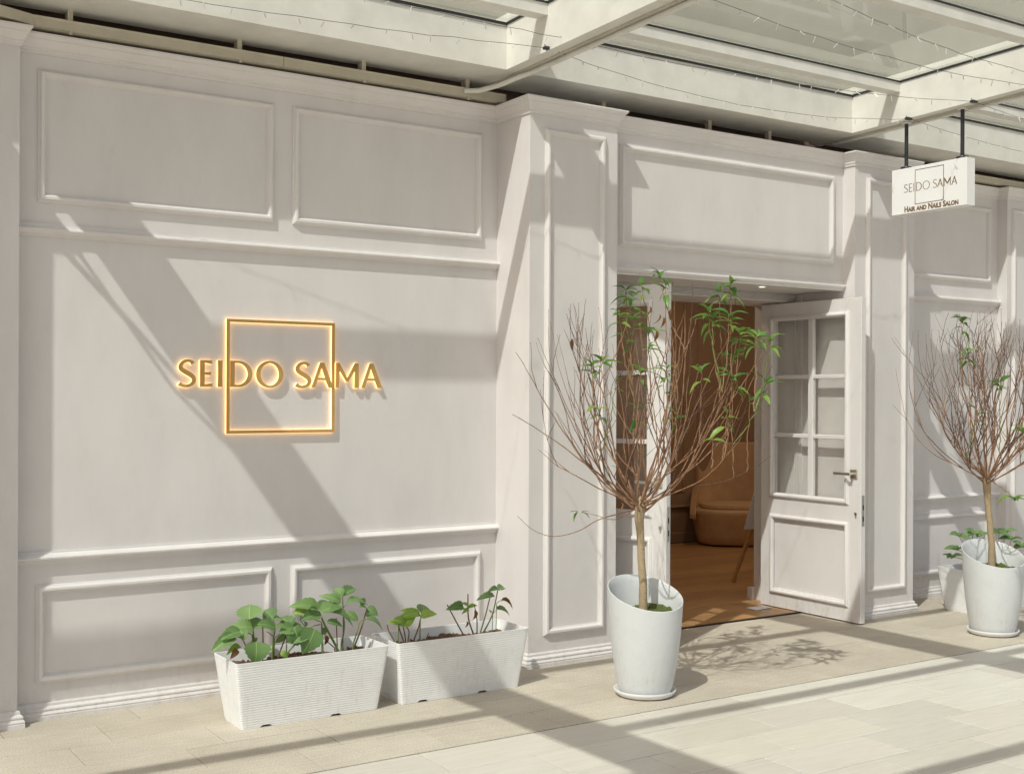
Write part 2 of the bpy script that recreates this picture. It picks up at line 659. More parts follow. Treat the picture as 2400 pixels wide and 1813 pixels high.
# ------------------------------------------------------------------ building
W, PF, TF, LP = 5.415, 5.10, 5.198, 5.335
bld = empty('salon_building', (1.0, 5.8, 0), 0, 'off-white panelled salon shopfront with pilasters, cornice and open double doors', 'building')
BL = Vector((-1.0, -5.8, 0))
def bpart(mb, name, m, smooth=None, parent=None):
    o = mb.build(name, m, parent or bld, smooth)
    if parent is None:
        o.location = BL
    return o


TOP = 2.93
bpart(MB().box(.60, 1.024, LP, 5.62, -.01, TOP), 'pilaster', M['wall'])
bpart(MB().box(.03, .60, PF, 5.62, -.01, TOP), 'pilaster', M['wall'])
bpart(MB().box(-3, .03, W, 5.62, -.01, TOP), 'wall', M['wall'])
bpart(MB().box(1.024, 3.457, W, 5.62, -.01, TOP), 'wall', M['wall'])
bpart(MB().box(3.457, 4.028, PF, 5.86, -.01, TOP), 'pilaster', M['wall'])
bpart(MB().box(4.028, 5.928, TF, 5.62, 2.08, TOP), 'transom', M['wall'])
bpart(MB().box(5.928, 6.503, PF, 5.86, -.01, TOP), 'pilaster', M['wall'])
bpart(MB().box(6.503, 7.85, W, 5.62, -.01, TOP), 'wall', M['wall'])
bpart(MB().box(7.85, 8.42, LP, 5.62, -.01, TOP), 'pilaster', M['wall'])
bpart(MB().box(8.42, 12, W, 5.62, -.01, TOP), 'wall', M['wall'])
# wall above, seen through the glass roof, and the cap that closes the dark gap over the cornice
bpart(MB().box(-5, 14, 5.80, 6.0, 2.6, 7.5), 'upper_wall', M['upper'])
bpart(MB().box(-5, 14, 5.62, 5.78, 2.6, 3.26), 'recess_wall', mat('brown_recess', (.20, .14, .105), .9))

full = [(-3, W), (.03, W), (.03, PF), (.60, PF), (.60, LP), (1.024, LP), (1.024, W), (3.457, W), (3.457, PF), (4.028, PF), (4.028, TF), (5.928, TF), (5.928, PF), (6.503, PF), (6.503, W), (7.85, W), (7.85, LP), (8.42, LP), (8.42, W), (12, W)]
corn = [(-.01, 2.86), (0.0074, 2.86), (0.0074, 2.872), (0.0126, 2.876), (0.0126, 2.886), (0.0178, 2.892), (0.0237, 2.906), (0.0311, 2.916), (0.0311, 2.921), (0.0414, 2.931), (0.0444, 2.936), (0.0444, 2.944), (-.01, 2.944)]
bpart(MB().sweep(full, corn), 'cornice', M['trim'], 25)
basep = [(-.01, .072), (.006, .072), (.010, .066), (.010, .056), (.016, .052), (.021, .046), (.021, .040), (.018, .036), (.024, .031), (.027, .024), (.025, .018), (.027, .016), (.027, -.009), (-.01, -.009)]
basep = basep[::-1]
bpart(MB().sweep(full[:11], basep), 'baseboard', M['trim'], 30)
bpart(MB().sweep(full[11:], basep), 'baseboard', M['trim'], 30)


def railprof(z0, z1, d=.032):
    h = z1 - z0
    pr = [(-.01, 0), (.010, 0), (.010, .14), (.020, .22), (.028, .34), (.033, .46), (.032, .58), (.026, .68), (.018, .73), (.018, .80), (.012, .84), (.012, 1), (-.01, 1)]
    return [(o * d / .033, z0 + t * h) for o, t in pr]


for x0, x1, yy in ((1.024, 3.457, W), (6.503, 7.85, W), (8.42, 12, W)):
    bpart(MB().sweep([(x0, yy), (x1, yy)], railprof(2.078, 2.134)), 'rail', M['trim'], 30)
    bpart(MB().sweep([(x0, yy), (x1, yy)], [(o, .669 + .722 - z) for o, z in railprof(.669, .722)][::-1]), 'rail', M['trim'], 30)
bpart(MB().sweep([(4.028, TF), (5.928, TF)], railprof(2.076, 2.134)), 'rail', M['trim'], 30)


def frame_moulding(x0, x1, z0, z1, y, w=.038, d=.022, parent=None, name='panel_moulding', m=None):
    """mitred moulding frame on a wall facing -Y; profile runs from the outer edge inwards"""
    prof = [(0, -.005), (0, d * .30), (.10, d * .42), (.13, d * .42), (.22, d * .75), (.36, d * .97), (.50, d), (.64, d * .93), (.76, d * .68), (.84, d * .42), (.88, d * .40), (.90, d * .22), (1, d * .18), (1, -.005)]
    V, F = [], []
    cs = [(x0, z0, 1, 1), (x1, z0, -1, 1), (x1, z1, -1, -1), (x0, z1, 1, -1)]
    for cx, cz, sx, sz in cs:
        for t, o in prof:
            V.append((cx + sx * t * w, y - o, cz + sz * t * w))
    k = len(prof)
    for i in range(4):
        a, b = i * k, ((i + 1) % 4) * k
        for j in range(k - 1):
            F.append((a + j + 1, b + j + 1, b + j, a + j))
    mb = MB()
    mb.add(V, F)
    o = mb.build(name, m or M['trim'], parent or bld, 32)
    if parent is None:
        o.location = BL
    return o


for x0, x1 in ((1.112, 2.186), (2.281, 3.358)):
    frame_moulding(x0, x1, 2.226, 2.797, W)
    frame_moulding(x0, x1, .155, .578, W)
frame_moulding(3.550, 3.944, .156, 2.794, PF)
frame_moulding(4.118, 5.840, 2.235, 2.796, TF)
frame_moulding(6.030, 6.416, .160, 2.796, PF)
frame_moulding(6.595, 7.757, 2.240, 2.796, W)
frame_moulding(6.595, 7.757, .155, .578, W)
frame_moulding(7.905, 8.365, .160, 2.794, LP)
frame_moulding(8.52, 9.6, 2.240, 2.796, W)
frame_moulding(8.52, 9.6, .155, .578, W)
frame_moulding(.12, .51, .160, 2.794, PF)

# doorway: header with horizontal ribs, soffit, fluted casing, jambs, interior shell
hd = MB().box(4.028, 5.928, 5.60, 5.86, 2.03, 2.079)
bpart(hd, 'door_header', M['trim'])
rb = MB()
for i in range(6):
    z = 2.031 + i * .0082
    rb.sweep([(4.028, 5.60), (5.916, 5.60)], [(-.004, z), (.012, z), (.015, z + .0025), (.012, z + .005), (-.004, z + .005)])
bpart(rb, 'ribbed_trim', M['trim'])
for xs, sg in ((5.928, -1), (4.028, 1)):
    fl = MB()
    for i in range(5):
        y = 5.532 + i * .0135
        fl.bbox(min(xs, xs + sg * .012), max(xs, xs + sg * .012), y, y + .0085, 0, 2.078, .002)
    bpart(fl, 'fluted_casing', M['trim'])
dl = MB().lathe([(.022, 2.0775), (.026, 2.0765), (.029, 2.079)], (5.33, 5.31), 24)
dlo = bpart(dl, 'downlight', M['white'], 60)
dlm = MB().lathe([(.0, 2.0785), (.022, 2.0785)], (5.33, 5.31), 24).build('emitter_disc', M['lamp'], dlo)
RW = M['roomwall']
bpart(MB().box(5.955, 10.5, 5.87, 6.0, -.01, 2.7), 'front_partition', M['trim'])
bpart(MB().box(5.925, 5.975, 5.985, 6.03, 0, .085), 'jamb_base', M['trim'])
bpart(MB().box(2.6, 4.05, 5.87, 6.0, -.01, 2.7), 'front_partition', RW)
bpart(MB().box(2.6, 10.5, 8.74, 8.9, -.01, 2.7), 'room_wall', RW)
bpart(MB().box(2.5, 2.6, 5.87, 8.9, -.01, 2.7), 'room_wall', RW)
bpart(MB().box(10.5, 10.6, 5.87, 8.9, -.01, 2.7), 'room_wall', RW)
bpart(MB().box(2.5, 10.6, 5.87, 8.9, 2.7, 2.8), 'room_ceiling', M['trim'])
bpart(MB().box(4.0, 6.0, 5.86, 6.0, 2.03, 2.72), 'door_lintel', M['trim'])
for lx, ly in ((5.2, 7.0), (7.3, 7.5), (9.2, 7.2)):  # out-of-view lights, added only to brighten the room
    lo_ = bpart(MB().lathe([(.075, 2.698), (.085, 2.692), (.095, 2.699)], (lx, ly), 24), 'added_room_light', M['white'], 60)
    MB().lathe([(.0, 2.695), (.075, 2.695)], (lx, ly), 24).build('emitter_disc', M['addedlight'], lo_)
rm = MB().sweep([(2.6, 8.74), (10.5, 8.74)], [(-.002, 0), (.014, 0), (.014, .085), (.008, .10), (-.002, .10)])
bpart(rm, 'skirting', RW)
bpart(MB().sweep([(2.6, 8.74), (10.5, 8.74)], railprof(.32, .37)), 'rail', RW, 30)
for x0 in (3.2, 4.4, 5.6, 6.8, 7.9, 9.0):
    frame_moulding(x0, x0 + .95, .48, 2.5, 8.74, .03, .014, m=RW)
# threshold and plank floor
fl = empty('interior_floor')
tag(fl, kind='structure')
thr = MB().bbox(4.03, 5.925, 5.470, 5.486, -.01, .005, .002).build('threshold_strip', mat('dark_bronze', (.06, .04, .03), .4, .6), fl)
MB().box(2.5, 10.6, 5.46, 8.9, -.06, -.004).build('subfloor', M['dark'], fl)
pw, pl_ = .118, .92
pm = MB().bbox(0, pl_ - .002, 0, pw - .0012, -.004, .002, .0008)
pme = bpy.data.meshes.new('floor_plank')
pme.from_pydata(pm.v, [], pm.f)
pme.materials.append(M['plank'])
for r_ in range(28):
    y = 5.4865 + r_ * pw
    if y + pw > 8.74: break
    x = 4.03 - ((r_ * .37) % pl_)
    while x < 10.0:
        if y > 5.86 or (x >= 4.0 and x + pl_ <= 5.95) or 1:
            if y > 5.86 or (x + pl_ > 4.03 and x < 5.93):
                o = bpy.data.objects.new('floor_plank', pme)
                COL.objects.link(o)
                o.parent = fl
                o.location = (x, y, 0)
        x += pl_


def door_leaf(loc, rz):
    """local x runs from the hinge to the free edge, the street face looks along -y"""
    d = empty('door', (loc[0] - 1.0, loc[1] - 5.8, loc[2]), rz)
    d.parent = bld
    Wd, Ht, t = .85, 2.012, .042
    m = M['door']
    y0, y1 = -t / 2, t / 2
    fr = MB()
    fr.bbox(0, .112, y0, y1, 0, Ht, .002)
    fr.bbox(.738, Wd, y0, y1, 0, Ht, .002)
    fr.bbox(.111, .739, y0 + .0004, y1 - .0004, 1.905, Ht - .0004, .001)
    fr.bbox(.111, .739, y0 + .0004, y1 - .0004, .585, .755, .001)
    fr.bbox(.111, .739, y0 + .0004, y1 - .0004, .0004, .125, .001)
    fr.box(.111, .739, y0 + .012, y1 - .012, .12, .59)
    fr.build('frame', m, d)
    for face in (1,):
        frame_moulding(.077, .757, .725, 1.931, y0, .036, .016, d, 'glazing_bead', m)
        frame_moulding(.085, .757, .088, .618, y0, .034, .016, d, 'panel_moulding', m)
    MB().bbox(.409, .451, y0 + .006, y1 - .006, .75, 1.91, .003).build('muntin', m, d)
    for z in (1.5125, 1.129):
        for a, b in ((.11, .4095), (.4505, .74)):
            MB().bbox(a, b, y0 + .007, y1 - .007, z, z + .026, .003).build('muntin', m, d)
    for a, b in ((.112, .41), (.45, .738)):
        for z0, z1 in ((.755, 1.13), (1.154, 1.514), (1.537, 1.906)):
            MB().box(a, b, -.003, .003, z0, z1).build('pane', M['glass'], d)
    h = MB().bbox(.770, .825, y0 - .008, y0, .892, .948, .002)
    h.build('handle_plate', M['chrome'], d)
    h = MB().tube([(.797, y0 - .006, .92), (.797, y0 - .045, .92)], .009, 12)
    h.bbox(.672, .806, y0 - .050, y0 - .040, .911, .929, .002)
    h.build('handle', M['chrome'], d)
    MB().bbox(.775, .82, y1, y1 + .007, .895, .945, .002).bbox(.69, .803, y1 + .035, y1 + .045, .91, .93, .002).tube([(.797, y1, .92), (.797, y1 + .04, .92)], .008, 10).build('handle', M['chrome'], d)
    lk = MB()
    lk.tube([(.813, y0 + .001, .675), (.813, y0 - .006, .675)], .0095, 16)
    lk.bbox(.808, .818, y0 - .005, y0 + .001, .648, .672, .002)
    lk.build('lock', M['chrome'], d)
    MB().bbox(Wd - .0005, Wd + .0015, -.011, .011, .60, .79, .0005).build('lock_plate', M['steel'], d)
    MB().box(Wd + .001, Wd + .0022, -.005, .005, .63, .66).box(Wd + .001, Wd + .0022, -.005, .005, .70, .73).build('latch', M['dark'], d)
    for z in (.2, 1.0, 1.8):
        MB().tube([(-.006, y1, z), (-.006, y1, z + .09)], .007, 10).build('hinge', M['steel'], d)
    return d


door_leaf((5.856, 5.815, .008), R(-90))
door_leaf((4.085, 5.815, .008), R(-74.6))

# ------------------------------------------------------------------ canopy
SL = .025
def rz_(y, z): return z + SL * (5.10 - y)
can = empty('glass_canopy', (3.36, 5.2, 3.06), 0, 'cream painted canopy with glass panes on beams above the shopfront', 'canopy')
CL = Vector((-3.36, -5.2, -3.06))
def cpart(mb, name, m, smooth=None):
    o = mb.build(name, m, can, smooth)
    o.location = CL
    return o


def sbox(mb, x0, x1, y0, y1, z0, z1, mi=0):
    """box whose top and bottom follow the roof slope"""
    V = []
    for z in (z0, z1):
        for x, y in ((x0, y0), (x1, y0), (x1, y1), (x0, y1)):
            V.append((x, y, rz_(y, z)))
    mb.add(V, [(3, 2, 1, 0), (4, 5, 6, 7), (0, 1, 5, 4), (1, 2, 6, 5), (2, 3, 7, 6), (3, 0, 4, 7)], mi)
    return mb


beams = [-1.97, .62, 3.31, 5.90, 8.49]
BW = .11
GZ = 3.300
for x in beams:
    cpart(sbox(MB(), x, x + BW, -3.0, 5.46, 3.06, 3.345), 'beam', M['canopy'])
    b = MB()
    sbox(b, x + .066, x + .078, -3.0, 5.40, 3.052, 3.06)
    cpart(b, 'beam_lip', M['gutter'])
ends = [(-4.5, -1.97)] + [(beams[i] + BW, beams[i + 1]) for i in range(len(beams) - 1)] + [(8.60, 11)]
purl = {0: [4.2, 3.16, 2.1, 1.05], 1: [4.2, 3.16, 2.1, 1.05], 2: [4.735, 3.70, 2.64, 1.55, .5], 3: [4.735, 3.72, 2.68, 1.6, .5], 4: [4.735, 3.72, 2.68, 1.6, .5], 5: [4.735, 3.7]}
for i, (x0, x1) in enumerate(ends):
    cpart(sbox(MB(), x0, x1, 5.10, 5.42, 3.06, GZ - .004), 'fascia', M['canopy'])
    cpart(sbox(MB(), x0, x1, 5.42, 5.80, GZ - .03, GZ - .004), 'flashing', M['gutter'])
    cpart(sbox(MB(), x0, x1, 5.092, 5.0985, GZ - .016, GZ - .003), 'gasket', M['gasket'])
    for sx in ((x0, x0 + .006), (x1 - .006, x1)):
        cpart(sbox(MB(), sx[0], sx[1], -3, 5.09, GZ - .013, GZ - .001), 'gasket', M['gasket'])
    ys = purl[i]
    prev = 5.42
    for y in ys:
        cpart(sbox(MB(), x0, x1, y, y + .075, 3.232, GZ - .003), 'purlin', M['canopy'])
        cpart(sbox(MB(), x0, x1, y - .006, y - .0005, GZ - .012, GZ - .003), 'gasket', M['gasket'])
        cpart(sbox(MB(), x0 + .002, x1 - .002, y + .003, prev - .003, GZ, GZ + .010), 'glass_pane', M['roofglass'])
        prev = y
    cpart(sbox(MB(), x0 + .002, x1 - .002, -3, prev - .003, GZ, GZ + .010), 'glass_pane', M['roofglass'])
# gutter, brackets and downpipe under the soffit
def gutter(xa, xb):
    gu = MB()
    pr = [(.0, 2.998), (.0, 3.003), (.012, 3.003), (.010, 2.992), (.012, 2.958), (-.06, 2.958), (-.06, 2.998)]
    gu.sweep([(xa, 5.345), (xb, 5.345)], pr)
    cpart(gu, 'gutter', M['gutter'])
gutter(1.075, 2.2)
gutter(2.203, 3.46)
gutter(6.53, 7.9)
gutter(7.903, 10)
cpart(MB().sweep([(.72, 5.20), (1.070, 5.345)], [(.0, 2.999), (.012, 3.003), (.012, 2.958), (-.06, 2.958), (-.06, 2.999)]), 'gutter', M['gutter'])
cpart(MB().sweep([(4.03, 5.20), (5.93, 5.20)], [(-.13, 2.985), (-.12, 2.985), (-.12, 2.95), (-.18, 2.95), (-.18, 2.985)]), 'gutter', M['gutter'])
for x in (1.22, 1.98, 2.62, 3.22):
    cpart(MB().box(x, x + .022, 5.352, 5.40, 3.0, 3.075), 'bracket', M['gutter'])
    cpart(MB().tube([(x + .01, 5.34, 2.962), (x + .01, 5.34, 2.945)], .008, 8), 'bracket', M['gutter'])
for x in (4.1, 4.9, 5.4):
    cpart(MB().box(x, x + .025, 5.33, 5.36, 2.95, 3.075), 'bracket', M['gutter'])
pipe = [(3.20, 5.335, 2.985), (3.27, 5.30, 2.99), (3.33, 5.20, 3.005), (3.39, 5.08, 3.035), (3.415, 5.02, 3.045), (3.42, 4.9, 3.052), (3.42, -2, 3.225)]
cpart(MB().tube(pipe, .013, 10), 'conduit', M['canopy'], 60)
cpart(MB().tube([(6.01, 5.35, 3.045), (6.01, -2, 3.225)], .011, 10), 'conduit', M['canopy'], 60)

cpart(MB().tube([(.36, 5.33, 2.985), (.45, 5.20, 2.99), (.515, 5.05, 3.01), (.585, 4.90, 3.03), (.64, 4.75, 3.05), (.64, -2, 3.22)], .012, 10), 'conduit', M['canopy'], 60)
cpart(MB().tube([(.52, 5.33, 2.985), (.565, 5.15, 2.995), (.585, 5.02, 3.005), (.565, 4.80, 3.035), (.655, 4.65, 3.052), (.66, -2, 3.22)], .009, 10), 'conduit', M['canopy'], 60)

# ------------------------------------------------------------------ lettering
def arc(cx, cz, rx, rz2, a0, a1, n):
    return [(cx + rx * math.cos(R(a0 + (a1 - a0) * i / n)), cz + rz2 * math.sin(R(a0 + (a1 - a0) * i / n))) for i in range(n + 1)]


def catmull(P, n=8):
    out = []
    for i in range(len(P) - 1):
        p0, p1, p2, p3 = P[max(i - 1, 0)], P[i], P[i + 1], P[min(i + 2, len(P) - 1)]
        for k in range(n):
            t = k / n
            out.append(tuple(.5 * (2 * b + (c - a) * t + (2 * a - 5 * b + 4 * c - d) * t * t + (3 * b - a - 3 * c + d) * t ** 3) for a, b, c, d in zip(p0, p1, p2, p3)))
    out.append(tuple(P[-1]))
    return out


def glyph(ch, w):
    """contours in a unit cap height: flared humanist capitals; stroke weight w"""
    h = w / 2
    if ch == 'I':
        return [[(-h * 1.08, 0), (h * 1.08, 0), (h * .92, .5), (h * 1.08, 1), (-h * 1.08, 1), (-h * .92, .5)]], 0
    if ch == 'E':
        t = w * .78
        return [[(0, 0), (.46, 0), (.455, t * 1.15), (w, t * .75), (w, .5 - t * .42), (.40, .5 - t * .55), (.40, .5 + t * .55), (w, .5 + t * .42), (w, 1 - t * .75), (.44, 1 - t * 1.15), (.45, 1), (0, 1)]], .46
    if ch == 'D':
        o = [(0, 0), (.22, 0)] + arc(.30, .5, .54, .5, -85, 85, 22) + [(.22, 1), (0, 1)]
        i = [(w, w * .55), (.24, w * .55)] + arc(.28, .5, .54 - w * .90, .5 - w * .55, -85, 85, 20) + [(.24, 1 - w * .55), (w, 1 - w * .55)]
        return [o, i], .84
    if ch == 'O':
        return [arc(.5, .5, .52, .52, 0, 360, 40)[:-1], arc(.5, .5, .52 - w * .98, .52 - w * .52, 0, 360, 40)[:-1]], 1.0
    if ch == 'A':
        # apex, outer right, inner...
        return [[(0, 0), (w * .86, 0), (.235, .30), (.575, .30), (.70 - w * .02, 0), (.70 + w * 1.02, 0), (.40 + w * .62, 1), (.40 - w * .28, 1)],
                [(.262, .30 + w * .58), (.548, .30 + w * .58), (.405, .80)]], .70 + w
    if ch == 'M':
        return [[(0, 0), (w * .82, 0), (w * 1.0, .70), (.47, .24), (.53, .24), (1 - w * 1.0, .70), (1 - w * 1.12, 0), (1, 0), (.985, 1), (1 - w * 1.0, 1), (.50, .40), (w * .95, 1), (.02, 1)]], 1.0
    if ch == 'S':
        cl = catmull([(.52, .86), (.44, .94), (.32, .965), (.18, .92), (.085, .78), (.11, .65), (.24, .555), (.40, .46), (.52, .35), (.545, .22), (.46, .09), (.30, .03), (.15, .04), (.03, .115)], 6)
        n = len(cl)
        lft, rgt = [], []
        for i, (x, z) in enumerate(cl):
            a, b = cl[max(i - 1, 0)], cl[min(i + 1, n - 1)]
            dx, dz = b[0] - a[0], b[1] - a[1]
            l_ = math.hypot(dx, dz) or 1
            t = i / (n - 1)
            ww = h * (.62 + .42 * math.exp(-((t - .5) / .2) ** 2) + .30 * math.exp(-(t / .05) ** 2) + .30 * math.exp(-((1 - t) / .05) ** 2))
            lft.append((x - dz / l_ * ww, z + dx / l_ * ww))
            rgt.append((x + dz / l_ * ww, z - dx / l_ * ww))
        return [lft + rgt[::-1]], .58
    return [], 0


def offset_poly(c, d):
    n = len(c)
    ar = sum(c[i][0] * c[(i + 1) % n][1] - c[(i + 1) % n][0] * c[i][1] for i in range(n))
    s = 1 if ar > 0 else -1
    out = []
    for i in range(n):
        a, b, e = Vector(c[i - 1]), Vector(c[i]), Vector(c[(i + 1) % n])
        d1, d2 = (b - a), (e - b)
        if d1.length < 1e-9 or d2.length < 1e-9:
            out.append(tuple(b)); continue
        n1 = Vector((d1.y, -d1.x)).normalized() * s
        n2 = Vector((d2.y, -d2.x)).normalized() * s
        m_ = n1 + n2
        k = m_.dot(n1)
        m_ = m_ / max(k, .35) if k > 1e-6 else n1
        out.append(tuple(b + m_ * d))
    return out


def extrude(contours, mp, y0, y1, mb=None):
    """contours -> solid between depth y0 (front) and y1 (back); mp(x, z, depth) -> world"""
    mb = mb or MB()
    polys = [[Vector((x, z, 0)) for x, z in c] for c in contours]
    flat = [p for c in contours for p in c]
    tris = tessellate_polygon(polys)
    k = len(flat)
    V = [mp(x, z, y0) for x, z in flat] + [mp(x, z, y1) for x, z in flat]
    F = []
    for t in tris:
        F.append(tuple(t))
        F.append(tuple(i + k for i in t[::-1]))
    o = 0
    for c in contours:
        n = len(c)
        for i in range(n):
            a, b = o + i, o + (i + 1) % n
            F.append((a, b, b + k, a + k))
        o += n
    mb.add(V, F)
    return mb


WORD = [('S', 1.722, .600), ('E', 1.824, None), ('I', 1.9195, None), ('D', 1.968, None), ('O', 2.098, None), ('S', 2.294, None), ('A', 2.377, None), ('M', 2.506, None), ('A', 2.645, None)]
CAP, BASE = .1235, 1.437
ws = empty('wall_sign', (2.22, W, 1.22), 0, 'backlit brass lettering SEIDO SAMA crossed by a glowing square frame', 'sign')
WL = Vector((-2.22, -W, -1.22))
def wpart(mb, name, m, parent=None, smooth=None):
    o = mb.build(name, m, parent or ws, smooth)
    if parent is None: o.location = WL
    return o


for ch, x0, _ in WORD:
    cs, wd = glyph(ch, .165)
    sx = CAP * {'S': 1.08, 'E': 1.03, 'I': 1, 'D': 1.04, 'O': 1.06, 'A': 1.08, 'M': 1.02}[ch]
    pol = [[(x * sx, z * CAP) for x, z in c] for c in cs]
    mp = lambda x, z, d, x0=x0: (x0 + x, W - d, BASE + z)
    lo = wpart(extrude(pol, mp, .0215, .0135), 'letter', M['brass'])
    grow = [offset_poly(c, .0004 if i == 0 else -.0004) for i, c in enumerate(pol)]
    wpart(extrude(grow, mp, .0133, .003), 'lit_backing', M['glow'], lo)
def ringpoly(x0, x1, z0, z1, w):
    return [[(x0, z0), (x1, z0), (x1, z1), (x0, z1)], [(x0 + w, z0 + w), (x1 - w, z0 + w), (x1 - w, z1 - w), (x0 + w, z1 - w)]]
mpw = lambda x, z, d: (x, W - d, z)
fo = wpart(extrude(ringpoly(1.951, 2.501, 1.219, 1.756, .0145), mpw, .0200, .0125), 'square_frame', M['brass'])
wpart(extrude(ringpoly(1.9506, 2.5014, 1.2186, 1.7564, .0153), mpw, .0123, .003), 'lit_backing', M['glow'], fo)

# hanging blade sign
hs = empty('hanging_sign', (5.975, 4.56, 3.07), 0, 'white rectangular sign box hanging from the canopy on two grey rods', 'sign')
HL = Vector((-5.975, -4.56, -3.07))
def hpart(mb, name, m, parent=None, smooth=None):
    o = mb.build(name, m, parent or hs, smooth)
    if parent is None: o.location = HL
    return o
SX0, SX1, SY0, SY1, SZ0, SZ1 = 5.935, 6.012, 4.295, 4.822, 2.508, 2.783
box = hpart(MB().bbox(SX0, SX1, SY0, SY1, SZ0, SZ1, .002), 'sign_box', M['white'])
for y in (4.745, 4.352):
    hpart(MB().tube([(5.973, y, SZ1 + .004), (5.973, y, rz_(y, 3.058))], .0115, 14), 'rod', M['pole'], None, 50)
    hpart(MB().lathe([(.0, SZ1 + .014), (.034, SZ1 + .014), (.036, SZ1 + .010), (.036, SZ1)], (5.973, y), 24), 'flange', M['pole'], None, 50)
    hpart(MB().lathe([(.030, rz_(y, 3.058)), (.030, rz_(y, 3.050)), (.0, rz_(y, 3.050))], (5.973, y), 20), 'flange', M['canopy'], None, 50)
mph = lambda x, z, d: (SX0 - d, x, z)
# text runs towards smaller Y when read from the street side
sc_ = (4.733 - 4.356) / (2.757 - 1.718)
pr_ = MB()
for ch, x0, _ in WORD:
    cs, wd = glyph(ch, .085)
    sx = CAP * {'S': 1.08, 'E': 1.03, 'I': 1, 'D': 1.04, 'O': 1.06, 'A': 1.08, 'M': 1.02}[ch]
    pol = [[(4.733 - (x0 + x * sx - 1.718) * sc_, 2.636 + z * CAP * sc_ * 1.10) for x, z in c] for c in cs]
    hpart(extrude(pol, mph, .0012, -.0005), 'letter', M['print'], box)
hpart(extrude(ringpoly(4.449, 4.652, 2.556, 2.763, .0036), mph, .0010, -.0005), 'square_outline', M['print'], box)
for ch_ in ():
    pass


def text_mesh(body, size, caps, xs):
    cu = bpy.data.curves.new('lettering', 'FONT')
    cu.body = body
    cu.size = size
    cu.small_caps_scale = .78
    for i in range(len(body)):
        cu.body_format[i].use_small_caps = True
    cu.extrude = .0004
    cu.offset = .0017
    cu.resolution_u = 3
    o = bpy.data.objects.new('lettering', cu)
    COL.objects.link(o)
    dg = bpy.context.evaluated_depsgraph_get()
    me = bpy.data.meshes.new_from_object(o.evaluated_get(dg))
    bpy.data.objects.remove(o)
    bpy.data.curves.remove(cu)
    return me


tme = text_mesh('Hair and Nails Salon', .046, True, 1)
xs_ = [v.co.x for v in tme.vertices]
x0_, x1_ = min(xs_), max(xs_)
for v in tme.vertices:
    q = (v.co.x - x0_) / (x1_ - x0_)
    v.co = Vector((SX0 - .0008 - v.co.z, 4.727 - q * (4.727 - 4.349), 2.519 + v.co.y))
tme.materials.clear()
tme.materials.append(M['print'])
to = bpy.data.objects.new('lettering', tme)
COL.objects.link(to)
to.parent = box

# ------------------------------------------------------------------ room furniture
def superell(hw, hd, n, e=2.6):
    out = []
    for j in range(n):
        a = 2 * PI * j / n
        c, s = math.cos(a), math.sin(a)
        out.append((hw * math.copysign(abs(c) ** (2 / e), c), hd * math.copysign(abs(s) ** (2 / e), s)))
    return out


ch = empty('armchair', (8.02, 8.38, 0), R(-40), 'tan leather tub armchair with tall back inside the doorway', 'armchair')
b = MB()
prof = [(.30, .27, .015), (.325, .30, .035), (.34, .31, .10), (.365, .33, .22), (.385, .345, .30), (.388, .345, .325), (.375, .335, .342), (.33, .30, .350), (.0, .0, .352)]
V = []
n = 40
for hw, hd, z in prof:
    V += [(x, y, z) for x, y in superell(hw, hd, n)]
F = [(i * n + j, i * n + (j + 1) % n, (i + 1) * n + (j + 1) % n, (i + 1) * n + j) for i in range(len(prof) - 1) for j in range(n)]
b.add(V, F)
b.build('seat_base', M['leather'], ch, 50)
cu = MB()
V = []
cprof = [(.28, .24, .34), (.30, .26, .36), (.295, .255, .385), (.25, .22, .40), (.0, .0, .405)]
for hw, hd, z in cprof:
    V += [(x, y - .03, z) for x, y in superell(hw, hd, n)]
cu.add(V, [(i * n + j, i * n + (j + 1) % n, (i + 1) * n + (j + 1) % n, (i + 1) * n + j) for i in range(len(cprof) - 1) for j in range(n)])
cu.build('seat_cushion', M['leather'], ch, 50)
# curved back and arms: one shell, wide at the arms, narrow at the waist, flared at the top
sh = MB()
rowsz = [.26, .30, .34, .38, .43, .48, .54, .60, .68, .76, .84, .90, .94, .955]
NU = 30
def shell(u, z, out):
    t = max(0, min(1, (z - .30) / .30))
    t = t * t * (3 - 2 * t)
    hw = .402 * (1 - t) + t * (.352 + .055 * max(0, (z - .58) / .37) ** 1.4)
    fw = .56 * (1 - t) ** 1.7 + (.15 + .03 * max(0, z - .6)) * t        # how far the wings come forward
    lean = .02 + .16 * max(0, z - .35)
    th = .055 if not out else 0
    a = u * PI / 2
    x = (hw - th) * math.sin(a) * (1.0 if abs(u) < 1 else 1)
    y = .30 + lean - th - fw * (1 - math.cos(a)) ** 1.15
    return (x, y, z)
V = []
for out in (1, 0):
    for z in rowsz:
        for i in range(NU + 1):
            u = -1 + 2 * i / NU
            zz = z
            if z > .94: zz = z + .018 * u * u
            V.append(shell(u, zz, out))
nr, nc = len(rowsz), NU + 1
F = []
for k in (0, 1):
    o_ = k * nr * nc
    for i in range(nr - 1):
        for j in range(NU):
            q = (o_ + i * nc + j, o_ + i * nc + j + 1, o_ + (i + 1) * nc + j + 1, o_ + (i + 1) * nc + j)
            F.append(q if k == 0 else q[::-1])
o_ = nr * nc
for j in range(NU):
    F.append(((nr - 1) * nc + j, (nr - 1) * nc + j + 1, o_ + (nr - 1) * nc + j + 1, o_ + (nr - 1) * nc + j))
for i in range(nr - 1):
    F.append((i * nc, (i + 1) * nc, o_ + (i + 1) * nc, o_ + i * nc))
    F.append((i * nc + NU, o_ + i * nc + NU, o_ + (i + 1) * nc + NU, (i + 1) * nc + NU))
sh.add(V, F)
bk = sh.build('backrest', M['leather'], ch, 60)
